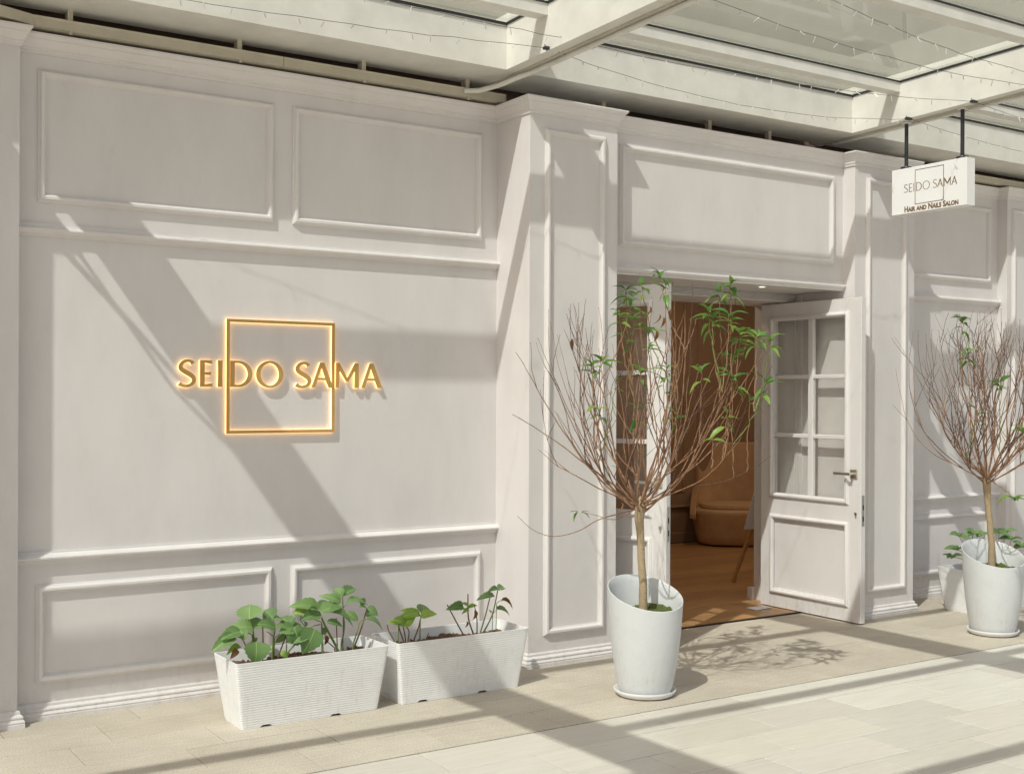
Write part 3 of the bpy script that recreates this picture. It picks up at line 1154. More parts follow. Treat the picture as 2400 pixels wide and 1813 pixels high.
bv = bk.modifiers.new('bevel', 'BEVEL')
bv.width = .024
bv.segments = 3
bv.limit_method = 'ANGLE'

EO = Vector((6.74, 6.56, 0))
ez = empty('easel_sign', EO, 0, 'white notice board on a pale wooden easel beside the door jamb', 'easel sign')
for a_, b_ in (((6.355, 6.623, 0), (6.76, 6.49, 1.1)), ((7.16, 6.36, 0), (6.80, 6.47, 1.1)), ((6.98, 7.02, 0), (6.80, 6.53, 1.1))):
    MB().tube([Vector(a_) - EO, Vector(b_) - EO], .016, 4).build('leg', M['easel'], ez)
MB().tube([Vector((6.50, 6.585, .385)) - EO, Vector((7.05, 6.40, .385)) - EO], .012, 4).build('crossbar', M['easel'], ez)
bq = [Vector(q) - EO for q in ((6.376, 6.53, .41), (7.15, 6.33, .41), (7.02, 6.37, 1.06), (6.57, 6.485, 1.06))]
nn_ = Vector((-.25, -.97, .05)) * .010
bd = MB()
bd.add(bq + [q + nn_ for q in bq], [(3, 2, 1, 0), (4, 5, 6, 7), (0, 1, 5, 4), (1, 2, 6, 5), (2, 3, 7, 6), (3, 0, 4, 7)])
bdo = bd.build('board', M['paper'], ez)
for i_, z in enumerate((.50, .54, .60, .64, .72)):
    t0 = (z - .41) / .65
    pa = bq[0].lerp(bq[3], t0).lerp(bq[1].lerp(bq[2], t0), .12) + nn_ * 1.03
    pb = bq[0].lerp(bq[3], t0).lerp(bq[1].lerp(bq[2], t0), .55 + .1 * (i_ % 3)) + nn_ * 1.03
    up_ = Vector((0, 0, .012))
    t_ = MB()
    t_.add([pa, pb, pb + up_, pa + up_] + [q + nn_ * .06 for q in (pa, pb, pb + up_, pa + up_)], [(3, 2, 1, 0), (4, 5, 6, 7), (0, 1, 5, 4), (1, 2, 6, 5), (2, 3, 7, 6), (3, 0, 4, 7)])
    t_.build('text_line', M['ink'], bdo)
pp_ = MB().add([(5.655, 5.775, .0055), (5.645, 5.668, .0055), (5.79, 5.672, .0075), (5.80, 5.76, .0055)], [(0, 1, 2, 3)])
pm_ = MB()
pm_.add([(0, .10, .0), (-.01, 0, .0), (.14, .004, .004), (.15, .09, .0), (0, .10, .003), (-.01, 0, .003), (.14, .004, .007), (.15, .09, .003)], [(0, 1, 2, 3)[::-1], (4, 5, 6, 7), (0, 1, 5, 4), (1, 2, 6, 5), (2, 3, 7, 6), (3, 0, 4, 7)])
tag(pm_.build('paper_sheet', M['paper'], None, None, (5.657, 5.668, .0028)), 'white sheet lying on the wood floor under the open door', 'paper')

# ------------------------------------------------------------------ planters
def planter(name, x0, y0, label, group):
    """ribbed trough: bottom front-left corner at x0, y0"""
    e = empty(name, (x0, y0, 0), 0, label, 'planter', group)
    bw, bd_, tw, td, h = .636, .205, .712, .275, .285
    ox, oy = (tw - bw) / 2, (td - bd_) / 2
    NR, NP = 28, 6
    rowsN = NR * NP
    def ring(z):
        t = z / h
        return -ox * t, bw + ox * t, -oy * t, bd_ + oy * t
    # perimeter parameterised: front, right, back, left with rounded corners
    def per(t_z, off):
        xa, xb, ya, yb = ring(t_z)
        xa -= off; xb += off; ya -= off; yb += off
        r = .012
        pts = []
        def lin(p, q, k):
            for i in range(k):
                s = i / k
                pts.append((p[0] + (q[0] - p[0]) * s, p[1] + (q[1] - p[1]) * s))
        def corner(cx, cy, a0):
            for i in range(3):
                a = R(a0 + 90 * i / 3)
                pts.append((cx + r * math.cos(a), cy + r * math.sin(a)))
        corner(xa + r, ya + r, 180)
        lin((xa + r, ya), (xb - r, ya), 44)
        corner(xb - r, ya + r, 270)
        lin((xb, ya + r), (xb, yb - r), 14)
        corner(xb - r, yb - r, 0)
        lin((xb - r, yb), (xa + r, yb), 10)
        corner(xa + r, yb - r, 90)
        lin((xa, yb - r), (xa, ya + r), 14)
        return pts
    npd = len(per(0, 0))
    V = []
    for i in range(rowsN + 1):
        z = h * i / rowsN
        base = per(z, 0)
        up = per(z, .0010)
        for j in range(npd):
            s = j / npd
            wv = .55 * (1.5 * math.sin(base[j][0] * 8 + z * 7 + x0) + .8 * math.sin(base[j][0] * 15 - z * 16 + base[j][1] * 9)) * math.sin(PI * i / rowsN)
            k = (.5 + .5 * math.cos(2 * PI * i / NP + wv)) ** .6
            if i > rowsN - 4: k = 1
            zz_ = z
            for c in (10, 33, 54, 75, 79):
                if abs(j - c) <= 1 and z < .009:
                    zz_ = .009
            if i == 0: zz_ = max(zz_, .001)
            x_, y_ = base[j][0] + (up[j][0] - base[j][0]) * k, base[j][1] + (up[j][1] - base[j][1]) * k
            V.append((x_, y_, zz_))
    F = [(i * npd + j, i * npd + (j + 1) % npd, (i + 1) * npd + (j + 1) % npd, (i + 1) * npd + j) for i in range(rowsN) for j in range(npd)]
    # rim and inside
    o_ = len(V)
    V += [(x, y, h) for x, y in per(h, -.006)] + [(x, y, .06) for x, y in per(.06, -.008)]
    top = rowsN * npd
    F += [(top + j, top + (j + 1) % npd, o_ + (j + 1) % npd, o_ + j) for j in range(npd)]
    F += [(o_ + j, o_ + (j + 1) % npd, o_ + npd + (j + 1) % npd, o_ + npd + j) for j in range(npd)]
    F.append(tuple(o_ + npd + j for j in range(npd)))
    mb = MB()
    mb.add(V, F)
    mb.build('trough', M['planter'], e, 75)
    # soil
    sb = MB()
    nx, ny = 56, 18
    xa, xb, ya, yb = ring(.235)
    xa += .0075; xb -= .0075; ya += .0075; yb -= .0075
    rr = random.Random(name + label)
    V = []
    for i in range(nx + 1):
        for j in range(ny + 1):
            x = xa + (xb - xa) * i / nx
            y = ya + (yb - ya) * j / ny
            V.append((x, y, .236 + .008 * math.sin(x * 17 + y * 9) + rr.uniform(-.006, .008)))
    sb.add(V, [(i * (ny + 1) + j, (i + 1) * (ny + 1) + j, (i + 1) * (ny + 1) + j + 1, i * (ny + 1) + j + 1) for i in range(nx) for j in range(ny)])
    for k in range(70):
        x, y = rr.uniform(xa + .02, xb - .02), rr.uniform(ya + .02, yb - .02)
        s = rr.uniform(.004, .010)
        a = rr.uniform(0, 6)
        ca, sa = math.cos(a) * s, math.sin(a) * s
        sb.add([(x - ca, y - sa, .242), (x + sa, y - ca, .243), (x + ca, y + sa, .245), (x - sa, y + ca, .243), (x, y, .243 + s * 1.1)], [(0, 1, 4), (1, 2, 4), (2, 3, 4), (3, 0, 4)])
    sb.build('soil', M['soil'], e)
    return e


planter('ribbed_planter', 1.802, 4.790, 'white ribbed trough planter full of leafy hydrangea, nearer the wall sign', 'ribbed trough planters')
planter('ribbed_planter', 2.560, 4.796, 'white ribbed trough planter with sparse bare stems, touching the tall pilaster', 'ribbed trough planters')


# ------------------------------------------------------------------ leaves
def leaf_mesh(name, ln, wd, m, kind='ovate', droop=.25, fold=.25, serr=0):
    V, F = [], []
    n = 12 if kind == 'ovate' else 7
    nw = 3 if kind == 'ovate' else 2
    for i in range(n + 1):
        t = i / n
        if kind == 'ovate':
            w = (math.sin(PI * t ** .74) ** .72) * (1 - .12 * t) + .02
            if t > .9: w *= .75
        else:
            w = math.sin(PI * t ** .8) ** .9 + .02
        w *= wd / 2
        zc = -droop * ln * t * t + .06 * ln * math.sin(PI * t)
        for j in range(-nw, nw + 1):
            s = j / nw
            ww = w * s
            xo = 0
            if abs(j) == nw and serr and 0 < i < n:
                ww *= 1 + (serr if i % 2 else -serr * .4)
                xo = .006 * ln * (1 if i % 2 else -1)
            zz = zc + abs(s) ** 1.4 * w * fold + (0.012 * ln * math.sin(i * 2.1) * abs(s) if kind == 'ovate' else 0)
            V.append((t * ln + xo, ww, zz))
    k = 2 * nw + 1
    for i in range(n):
        for j in range(k - 1):
            F.append((i * k + j, (i + 1) * k + j, (i + 1) * k + j + 1, i * k + j + 1))
    me = bpy.data.meshes.new(name)
    me.from_pydata(V, [], F)
    me.materials.append(m)
    me.shade_smooth()
    return me


HL_ = [leaf_mesh('leaf', .1, .082, M['hleaf'], 'ovate', d, f, .085) for d, f in ((.12, .25), (.3, .42), (.5, .15), (.05, .55), (.4, .35))]
YL_ = [leaf_mesh('leaf', .1, .078, M['yleaf'], 'ovate', d, f, .05) for d, f in ((.15, .25), (.35, .35))]
DL_ = [leaf_mesh('leaf', .1, .05, M['dleaf'], 'ovate', .5, .9, .03)]
TL_ = [leaf_mesh('leaf', .1, .033, M['tleaf'], 'lance', d, f) for d, f in ((.15, .35), (.4, .4), (.6, .3))]
TLY = [leaf_mesh('leaf', .1, .031, M['tleaf2'], 'lance', d, f) for d, f in ((.2, .35), (.5, .4))]
TLD = [leaf_mesh('leaf', .1, .034, M['dleaf'], 'lance', .7, .9)]


def put_leaf(me, base, tip, parent, origin, up=None, wide=1.0, name='leaf'):
    """leaf from base to tip; up = preferred facing of the blade"""
    b, t = Vector(base), Vector(tip)
    d = t - b
    ln = d.length
    x = d.normalized()
    up = Vector(up or (0, 0, 1))
    y = up.cross(x)
    if y.length < 1e-4: y = x.orthogonal()
    y.normalize()
    z = x.cross(y)
    mt = Matrix((x, y, z)).transposed().to_4x4()
    o = bpy.data.objects.new(name, me)
    COL.objects.link(o)
    o.parent = parent
    s = ln / .1
    o.matrix_local = Matrix.Translation(b - origin) @ mt @ Matrix.Diagonal((s, s * wide, s, 1))
    return o


KZ = 770 / 2212
def zp(x, y, Y): return at(480 + x * KZ, 1350 + y * KZ, Y)


def hydrangea(name, root, label, stems, leaves, group='hydrangea plants in the troughs'):
    """stems: [(material key, [(zx, zy, depth)...], r0, r1)]; leaves: [(mesh kind, base, tip, width px, depth, dtip, tilt)]"""
    org = Vector(root)
    e = empty(name, org, 0, label, 'plant', group)
    for mk, pts, r0, r1 in stems:
        P = [zp(*p) for p in pts]
        if len(P) == 2: P = [P[0], (P[0] + P[1]) / 2 + Vector((.004, .004, 0)), P[1]]
        P = [Vector(q) for q in catmull([tuple(p) for p in P], 4)]
        P[0] = Vector((P[0].x, P[0].y, min(P[0].z, .232)))
        k = len(P)
        mb = MB().tube([p - org for p in P], [r0 + (r1 - r0) * i / (k - 1) for i in range(k)], 7)
        mb.build('stem', M[mk], e, 60)
    for kd, bs, tp, w, Y, dt, tl in leaves:
        b_ = zp(bs[0], bs[1], Y)
        t_ = zp(tp[0], tp[1], Y + dt)
        ln = (t_ - b_).length
        wd = w * KZ / 489.0
        me = rnd.choice({'h': HL_, 'y': YL_, 'd': DL_}[kd])
        put_leaf(me, b_, t_, e, org, up=(tl[0], tl[1], tl[2]), wide=max(.55, min(1.7, wd / (ln * .74))))
    return e


U0, U1, U2, U3 = (-.35, -.7, .9), (0, -1, .35), (-.5, -.9, .5), (.3, -.5, 1)
hydrangea('hydrangea_plant', (1.92, 4.90, .23), 'low broad-leaved hydrangea at the left end of the fuller trough',
    [('shoot', [(350, 560, 4.86), (330, 420, 4.87), (322, 350, 4.88), (300, 288, 4.88)], .0042, .0028),
     ('shoot', [(335, 520, 4.88), (280, 470, 4.88), (250, 420, 4.87), (200, 400, 4.86)], .003, .002),
     ('shoot', [(330, 400, 4.87), (270, 370, 4.86), (240, 360, 4.86)], .0025, .0018),
     ('drystem', [(390, 540, 4.93), (392, 440, 4.93), (390, 340, 4.93)], .003, .0022)],
    [('h', (300, 288), (302, 180), 165, 4.88, .05, U0), ('h', (322, 350), (190, 318), 105, 4.87, -.02, U0), ('h', (322, 350), (374, 280), 95, 4.89, .03, U3),
     ('h', (250, 370), (112, 412), 90, 4.85, -.03, U0), ('h', (205, 400), (50, 486), 75, 4.84, -.02, U2), ('h', (240, 365), (275, 420), 60, 4.84, -.03, U2),
     ('h', (345, 440), (352, 578), 150, 4.83, -.04, U1), ('h', (345, 445), (290, 425), 60, 4.86, .04, U0), ('y', (240, 470), (155, 498), 45, 4.86, -.03, U0), ('d', (215, 490), (185, 545), 60, 4.84, -.02, U1)])
hydrangea('hydrangea_plant', (2.06, 4.90, .23), 'green hydrangea in the middle of the fuller trough with drooping leaves',
    [('shoot', [(452, 565, 4.86), (458, 450, 4.87), (472, 345, 4.88), (456, 285, 4.89)], .004, .0026),
     ('drystem', [(490, 545, 4.87), (520, 470, 4.87), (548, 395, 4.88)], .0035, .0026), ('shoot', [(548, 395, 4.88), (575, 360, 4.88), (600, 345, 4.88)], .0026, .002),
     ('shoot', [(540, 535, 4.85), (600, 465, 4.84), (650, 430, 4.84), (690, 380, 4.86)], .0042, .0028), ('shoot', [(465, 410, 4.87), (415, 370, 4.87)], .0022, .0018), ('shoot', [(465, 420, 4.87), (510, 380, 4.87)], .0022, .0018)],
    [('h', (457, 285), (400, 225), 100, 4.89, .03, U0), ('h', (457, 285), (516, 240), 90, 4.89, .03, U3), ('h', (470, 345), (362, 312), 95, 4.87, -.02, U0), ('h', (470, 340), (532, 318), 105, 4.87, -.03, U3),
     ('h', (590, 335), (524, 262), 90, 4.89, .02, U0), ('h', (585, 335), (640, 280), 80, 4.90, .03, U3), ('h', (600, 345), (505, 372), 80, 4.86, -.03, U2), ('h', (600, 350), (648, 452), 130, 4.84, -.03, U1),
     ('h', (740, 352), (690, 502), 135, 4.82, -.04, U1), ('h', (690, 375), (570, 425), 95, 4.84, -.02, U2), ('y', (512, 505), (560, 545), 35, 4.84, -.02, U2), ('h', (545, 390), (480, 445), 40, 4.89, 0, U1)])
hydrangea('hydrangea_plant', (2.27, 4.90, .23), 'tallest leafy hydrangea at the right end of the fuller trough',
    [('shoot', [(900, 498, 4.87), (830, 370, 4.87), (795, 300, 4.88), (770, 235, 4.88)], .0055, .0035), ('drystem', [(892, 488, 4.90), (888, 370, 4.91), (884, 280, 4.92)], .003, .0024),
     ('shoot', [(915, 475, 4.89), (938, 350, 4.90), (932, 230, 4.90), (926, 135, 4.90)], .0038, .0024), ('shoot', [(930, 215, 4.90), (945, 195, 4.90), (960, 178, 4.90)], .002, .0016),
     ('shoot', [(990, 480, 4.86), (1030, 360, 4.86), (1045, 305, 4.86), (1088, 288, 4.86)], .0035, .0022), ('drystem', [(1003, 480, 4.87), (1050, 360, 4.87), (1092, 215, 4.88)], .004, .0028),
     ('drystem', [(880, 485, 4.86), (850, 460, 4.86), (815, 430, 4.86)], .003, .002), ('shoot', [(800, 320, 4.87), (740, 330, 4.87), (690, 350, 4.87), (640, 290, 4.87)], .0026, .0018), ('shoot', [(790, 310, 4.87), (730, 290, 4.87)], .0022, .0016)],
    [('h', (765, 222), (612, 162), 90, 4.87, -.02, U0), ('y', (690, 218), (597, 245), 60, 4.88, -.02, U2), ('h', (772, 250), (655, 288), 85, 4.86, -.03, U2), ('h', (780, 238), (925, 190), 100, 4.87, -.01, U3), ('h', (775, 230), (838, 165), 70, 4.92, .04, U0),
     ('h', (830, 240), (1024, 275), 90, 4.85, -.03, U3), ('h', (820, 305), (932, 330), 45, 4.86, -.02, U0), ('h', (916, 178), (810, 103), 60, 4.89, 0, U0), ('h', (926, 132), (1014, 78), 70, 4.91, .03, U3), ('h', (926, 132), (872, 80), 75, 4.90, .02, U0),
     ('h', (955, 180), (1100, 148), 55, 4.89, -.02, U3), ('h', (1045, 150), (1082, 205), 45, 4.90, 0, U1), ('h', (1088, 215), (1168, 256), 55, 4.88, -.03, U2), ('h', (1088, 215), (1042, 200), 40, 4.88, -.03, U0), ('h', (1085, 290), (1218, 320), 48, 4.85, -.02, U3),
     ('h', (1090, 270), (1130, 230), 40, 4.9, .02, U0), ('d', (812, 395), (820, 470), 45, 4.85, 0, U1), ('h', (780, 350), (820, 385), 40, 4.9, .02, U2), ('h', (960, 240), (1035, 300), 50, 4.88, -.02, U2), ('h', (640, 290), (700, 310), 60, 4.9, .03, U0)])
hydrangea('hydrangea_plant', (2.68, 4.90, .23), 'small bright green plant with broad leaves at the left of the sparser trough',
    [('drystem', [(1282, 445, 4.87), (1240, 370, 4.87), (1228, 325, 4.87)], .003, .0025), ('drystem', [(1342, 445, 4.87), (1315, 370, 4.87), (1302, 325, 4.88)], .0035, .0028), ('drystem', [(1352, 445, 4.88), (1335, 335, 4.88)], .003, .0025),
     ('drystem', [(1365, 445, 4.86), (1375, 370, 4.86), (1352, 335, 4.86)], .003, .0024), ('drystem', [(1405, 435, 4.88), (1440, 340, 4.88), (1448, 300, 4.88)], .0036, .003), ('shoot', [(1448, 300, 4.88), (1455, 275, 4.88), (1435, 245, 4.88)], .003, .002), ('shoot', [(1302, 328, 4.87), (1330, 300, 4.86)], .0025, .002), ('drystem', [(1485, 430, 4.86), (1508, 380, 4.86)], .0028, .002)],
    [('y', (1452, 275), (1560, 240), 100, 4.87, -.03, U3), ('y', (1445, 268), (1335, 208), 55, 4.90, .02, U0), ('y', (1435, 245), (1315, 270), 60, 4.87, -.02, U2), ('y', (1345, 330), (1240, 300), 60, 4.88, 0, U0), ('y', (1345, 328), (1405, 265), 80, 4.86, -.02, U0), ('y', (1350, 325), (1290, 275), 80, 4.85, -.02, U0), ('h', (1460, 250), (1480, 185), 90, 4.91, .04, U3)])
hydrangea('hydrangea_plant', (3.0, 4.90, .23), 'leggy plant with brown pruned stems and few leaves by the tall pilaster',
    [('drystem', [(1745, 400, 4.87), (1690, 300, 4.87), (1632, 190, 4.88)], .0036, .0028), ('drystem', [(1812, 395, 4.88), (1775, 280, 4.88), (1772, 118, 4.88)], .004, .003), ('drystem', [(1832, 395, 4.87), (1832, 290, 4.87), (1815, 190, 4.87)], .0034, .0024),
     ('shoot', [(1850, 395, 4.86), (1890, 260, 4.87), (1925, 120, 4.87)], .0038, .0026), ('shoot', [(1868, 390, 4.87), (1935, 260, 4.87), (1972, 95, 4.88)], .004, .0026), ('shoot', [(1960, 185, 4.88), (1985, 165, 4.88), (2005, 163, 4.88)], .0018, .0014), ('shoot', [(1935, 255, 4.87), (1962, 225, 4.87)], .0018, .0014)],
    [('h', (1740, 205), (1625, 222), 60, 4.88, -.02, U2), ('y', (1775, 210), (1735, 175), 40, 4.87, -.02, U0), ('y', (1775, 215), (1842, 180), 35, 4.88, 0, U3), ('y', (1775, 220), (1740, 240), 25, 4.86, -.02, U2), ('d', (1815, 225), (1822, 300), 45, 4.86, 0, U1), ('d', (1765, 300), (1762, 350), 25, 4.86, 0, U1),
     ('h', (1948, 128), (1860, 118), 30, 4.87, -.02, U0), ('h', (1975, 95), (1920, 82), 45, 4.88, -.03, U0), ('h', (1975, 92), (2024, 58), 55, 4.89, .02, U3), ('d', (1995, 160), (2090, 180), 35, 4.87, -.02, U3), ('h', (1960, 222), (2062, 236), 55, 4.87, -.02, U3), ('y', (1930, 245), (1915, 225), 15, 4.87, 0, U0)])

# ------------------------------------------------------------------ slanted pots and trees
def pot(name, cx, cy, gx, gy, label):
    e = empty(name, (cx, cy, 0), 0, label, 'pot', 'slanted round pots')
    def zf(x, y, z):
        t = max(0, (z - .06) / .418)
        return z + (gx * x + gy * y) * min(1, t) ** 1.0 if z > .06 else z
    out = [(.0, .014), (.116, .014), (.121, .018), (.124, .03)]
    for i in range(1, 40):
        t = i / 39
        z = .03 + .448 * t
        out.append((.124 + .053 * (t ** .72) + .005 * math.sin(PI * t) + (.0005 if i % 2 else 0), z))
    out += [(.1745, .4795), (.1725, .477)]
    for i in range(12):
        t = 1 - (i + 1) / 12
        out.append((.123 + .047 * (t ** .75), .20 + .275 * t))
    MB().lathe(out, (0, 0), 72, zf).build('pot_body', M['pot'], e, 40)
    sc = [(.0, .003), (.115, .003), (.130, .005), (.143, .018), (.147, .027), (.1465, .031), (.142, .031), (.136, .022), (.122, .012), (.0, .012)]
    MB().lathe(sc, (0, 0), 64).build('saucer', M['saucer'], e, 35)
    so_ = MB()
    rr = random.Random(label)
    V, F = [], []
    nr_, na = 12, 40
    for i in range(nr_ + 1):
        r = .155 * i / nr_
        for j in range(na):
            a = 2 * PI * j / na
            V.append((r * math.cos(a), r * math.sin(a), 0.388 + .010 * math.sin(a * 3 + r * 40) * (i / nr_) + rr.uniform(-.006, .012)))
    F = [(i * na + j, i * na + (j + 1) % na, (i + 1) * na + (j + 1) % na, (i + 1) * na + j) for i in range(nr_) for j in range(na)]
    so_.add(V, F)
    for k in range(60):
        r, a = .14 * math.sqrt(rr.random()), rr.uniform(0, 2 * PI)
        x, y, s = r * math.cos(a), r * math.sin(a), rr.uniform(.005, .013)
        h = rr.uniform(.6, 1.5) * s
        so_.add([(x - s, y, .388), (x, y - s, .390), (x + s, y, .389), (x, y + s, .390), (x + rr.uniform(-.004, .004), y, .394 + h)], [(0, 1, 4), (1, 2, 4), (2, 3, 4), (3, 0, 4)])
    so_.build('moss', M['moss'], e)
    return e


P1 = (3.618, 4.355)
P2 = (6.304, 4.369)
pot('slanted_pot', *P1, .043, .351, 'tall white pot with slanted rim standing beside the open doorway')
pot('slanted_pot', *P2, .16, .337, 'tall white pot with slanted rim in front of a trough, cut by the picture edge')
planter('ribbed_planter', 6.745, 4.83, 'white ribbed trough planter behind the far slanted pot', 'ribbed trough planters')


class Tree:
    def __init__(self, seed, root, fork, label):
        self.r = random.Random(seed)
        self.root = Vector(root)
        self.fork = Vector(fork)
        self.e = empty('potted_tree', self.root, 0, label, 'tree', 'young potted trees')
        r = self.r
        P = [self.root - Vector((0, 0, .06))]
        for i in range(1, 9):
            t = i / 8
            p = self.root.lerp(self.fork, t) + Vector((r.uniform(-1, 1), r.uniform(-1, 1), 0)) * .004
            P.append(p)
        ra = [.022, .0205, .019, .0182, .0178, .0178, .0185, .022, .0255]
        MB().tube([p - self.root for p in P], ra, 14).tube([P[-1] - self.root, P[-1] - self.root + Vector((0, 0, .05))], [.0255, .003], 12).build('trunk', M['bark'], self.e, 60)
        self.limbs = []

    def grow(self, start, d, length, up, wig, seg=.035):
        """a wandering branch: bends towards vertical by 'up' per metre"""
        r = self.r
        P = [Vector(start)]
        d = Vector(d).normalized()
        n = max(3, int(length / seg))
        for i in range(n):
            d = (d + Vector((0, 0, 1)) * up * seg + Vector((r.gauss(0, wig), r.gauss(0, wig), r.gauss(0, wig * .6)))).normalized()
            P.append(P[-1] + d * seg)
        return P

    def twig(self, mb, P, r0, r1, sides=5, buds=True, mi=0):
        k = len(P)
        rad = [max(r1, r0 + (r1 - r0) * (i / (k - 1)) ** .7) for i in range(k)]
        mb.tube([p - self.root for p in P], rad, sides, mi=mi)
        if buds:
            r = self.r
            for i in range(2, k):
                if r.random() < .55:
                    p = P[i] - self.root + Vector((r.uniform(-1, 1), r.uniform(-1, 1), r.uniform(-1, 1))) * rad[i] * 1.2
                    s = r.uniform(.0016, .0028)
                    mb.add([p + Vector(q) * s for q in ((1, 0, 0), (0, 1, 0), (-1, 0, 0), (0, -1, 0), (0, 0, 1.6), (0, 0, -1))],
                           [(0, 1, 4), (1, 2, 4), (2, 3, 4), (3, 0, 4), (1, 0, 5), (2, 1, 5), (3, 2, 5), (0, 3, 5)], mi)

    def crown(self, limbs, ztop, spread=1.0, ymax=5.02, n2=(5, 8), n3=2.2, inc0=(26, 66)):
        r = self.r
        for i in range(limbs):
            az = 2 * PI * (i * .381966 + r.uniform(-.03, .03))
            k = i / (limbs - 1)
            inc = R(inc0[0] + inc0[1] * k ** .65)                 # off vertical
            L1 = (1.0 - .14 * k) * r.uniform(.8, 1.12) * spread
            d = Vector((math.sin(inc) * math.cos(az), math.sin(inc) * math.sin(az), math.cos(inc)))
            st = self.fork + Vector((0, 0, r.uniform(-.04, .035))) + Vector((d.x, d.y, 0)) * .012
            P = self.limit(self.grow(st, d, L1, .9 + 1.25 * k * r.uniform(.45, 1.3), .075), ztop, ymax)
            self.limbs.append(P)
            mb = MB()
            r0 = .0064 - .0026 * k
            self.twig(mb, P, r0, .0013, 7)
            for j in range(r.randint(*n2)):
                t = r.uniform(.16, .88)
                q = int(t * (len(P) - 1))
                dd = (P[min(q + 1, len(P) - 1)] - P[q]).normalized()
                sd = Vector((r.gauss(0, 1), r.gauss(0, 1), r.gauss(.25, .5))).normalized()
                L2 = (1 - t) * L1 * r.uniform(.6, 1.05) + r.uniform(.10, .28)
                Q = self.limit(self.grow(P[q], dd + sd * .62 + Vector((0, 0, .12)), L2, 1.9, .075), ztop, ymax)
                if len(Q) < 3: continue
                self.twig(mb, Q, max(.0018, r0 * (1 - t) * .62 + .0010), .0008, 5, True, 1 if r.random() < .45 else 0)
                self.limbs.append(Q)
                for w_ in range(int(r.expovariate(1 / n3)) if r.random() < .85 else 0):
                    if w_ > 5: break
                    q2 = r.randint(1, len(Q) - 2)
                    d2 = (Q[q2 + 1] - Q[q2]).normalized()
                    s2 = Vector((r.gauss(0, 1), r.gauss(0, 1), r.gauss(.2, .5))).normalized()
                    T = self.limit(self.grow(Q[q2], d2 + s2 * .75, r.uniform(.07, .28), 1.6, .09), ztop, ymax)
                    if len(T) >= 3:
                        self.twig(mb, T, .0016, .0008, 4, True, 1)
            mb.build('branch', [M['twig'], M['twigdark']], self.e, 60)

    def limit(self, P, ztop, ymax):
        zt = ztop + self.r.uniform(-.16, .03)
        rr_ = self.r.uniform(.72, 1.06)
        out = []
        for p in P:
            if p.z > zt: break
            if math.hypot(p.x - self.fork.x, p.y - self.fork.y) > .67 * rr_: break
            if p.y > ymax: p.y = ymax - .01
            out.append(p)
        return out

    def sprig(self, tip, nleaf, size, green=True, kinds=None, back=None):
        """a leafy shoot that rises from the fork to a whorl of leaves"""
        r = self.r
        tip = Vector(tip)
        best = None
        for Q in self.limbs:
            for p in Q[2:]:
                h = tip - p
                if h.z < .10: continue
                hz = math.hypot(h.x, h.y)
                sc = abs(h.length - .38) + hz * 1.8 + r.uniform(0, .12)
                if best is None or sc < best[0]: best = (sc, p)
        a = best[1] if best else self.fork
        h = tip - a
        c1 = a + Vector((h.x * .40, h.y * .40, h.z * .25))
        c2 = a + Vector((h.x * .85, h.y * .85, h.z * .60))
        P = []
        for i in range(17):
            t = i / 16
            p = a * (1 - t) ** 3 + c1 * 3 * t * (1 - t) ** 2 + c2 * 3 * t * t * (1 - t) + tip * t ** 3
            if 0 < i < 16: p += Vector((r.gauss(0, 1), r.gauss(0, 1), 0)) * .003
            P.append(p)
        mb = MB()
        self.twig(mb, P[:11], .0034, .0024, 6, False)
        self.twig(mb, P[10:], .0024, .0014, 6, False)
        mb.build('branch', M['twig'] if r.random() < .8 else M['shoot'], self.e, 60)
        up = (P[-1] - P[-4]).normalized()
        nleaf = int(nleaf * 1.45) + 1
        for i in range(nleaf):
            az = 2 * PI * (i * .382 + r.uniform(-.08, .08))
            t = r.random() ** 1.6
            el = .75 - 1.15 * t + r.uniform(-.25, .25)
            d = Vector((math.cos(az), math.sin(az), el)).normalized()
            b = P[-1] - up * t * .065
            ln = size * r.uniform(.55, 1.1)
            me = r.choice(kinds or (TL_ if r.random() < .62 else TLY))
            put_leaf(me, b, b + d * ln, self.e, self.root, up=(r.uniform(-.5, .5), r.uniform(-.6, .2), 1), wide=r.uniform(.8, 1.2))


S_ = 800 / 2210
def z5(x, y, Y): return at(800 + x * S_, 605 + y * S_, Y)
def z6(x, y, Y): return at(1600 + x * S_, 605 + y * S_, Y)

t1 = Tree(11, (3.612, 4.36, .40), (3.585, 4.36, .885), 'bare-twigged young tree with several leafy sprigs beside the open doorway')
t1.crown(21, 1.93, 1.0, 5.0, (3, 6), 1.7)
for (x, y, Y, n) in ((1840, 200, 4.30, 8), (1940, 160, 4.45, 6), (1870, 285, 4.4, 7), (1800, 355, 4.25, 5), (1890, 385, 4.5, 6), (2060, 110, 4.35, 4), (2100, 165, 4.5, 6), (1845, 505, 4.3, 5), (1985, 455, 4.45, 5), (1990, 560, 4.2, 4), (1960, 370, 4.35, 4),
                     (1620, 690, 4.2, 6), (1690, 655, 4.3, 4), (1650, 950, 4.15, 3), (1925, 965, 4.2, 5), (1935, 730, 4.15, 6), (2110, 700, 4.25, 5), (2090, 790, 4.3, 3), (1780, 780, 4.3, 2), (2165, 1000, 4.1, 3)):
    t1.sprig(z5(x, y, Y), n, .078)
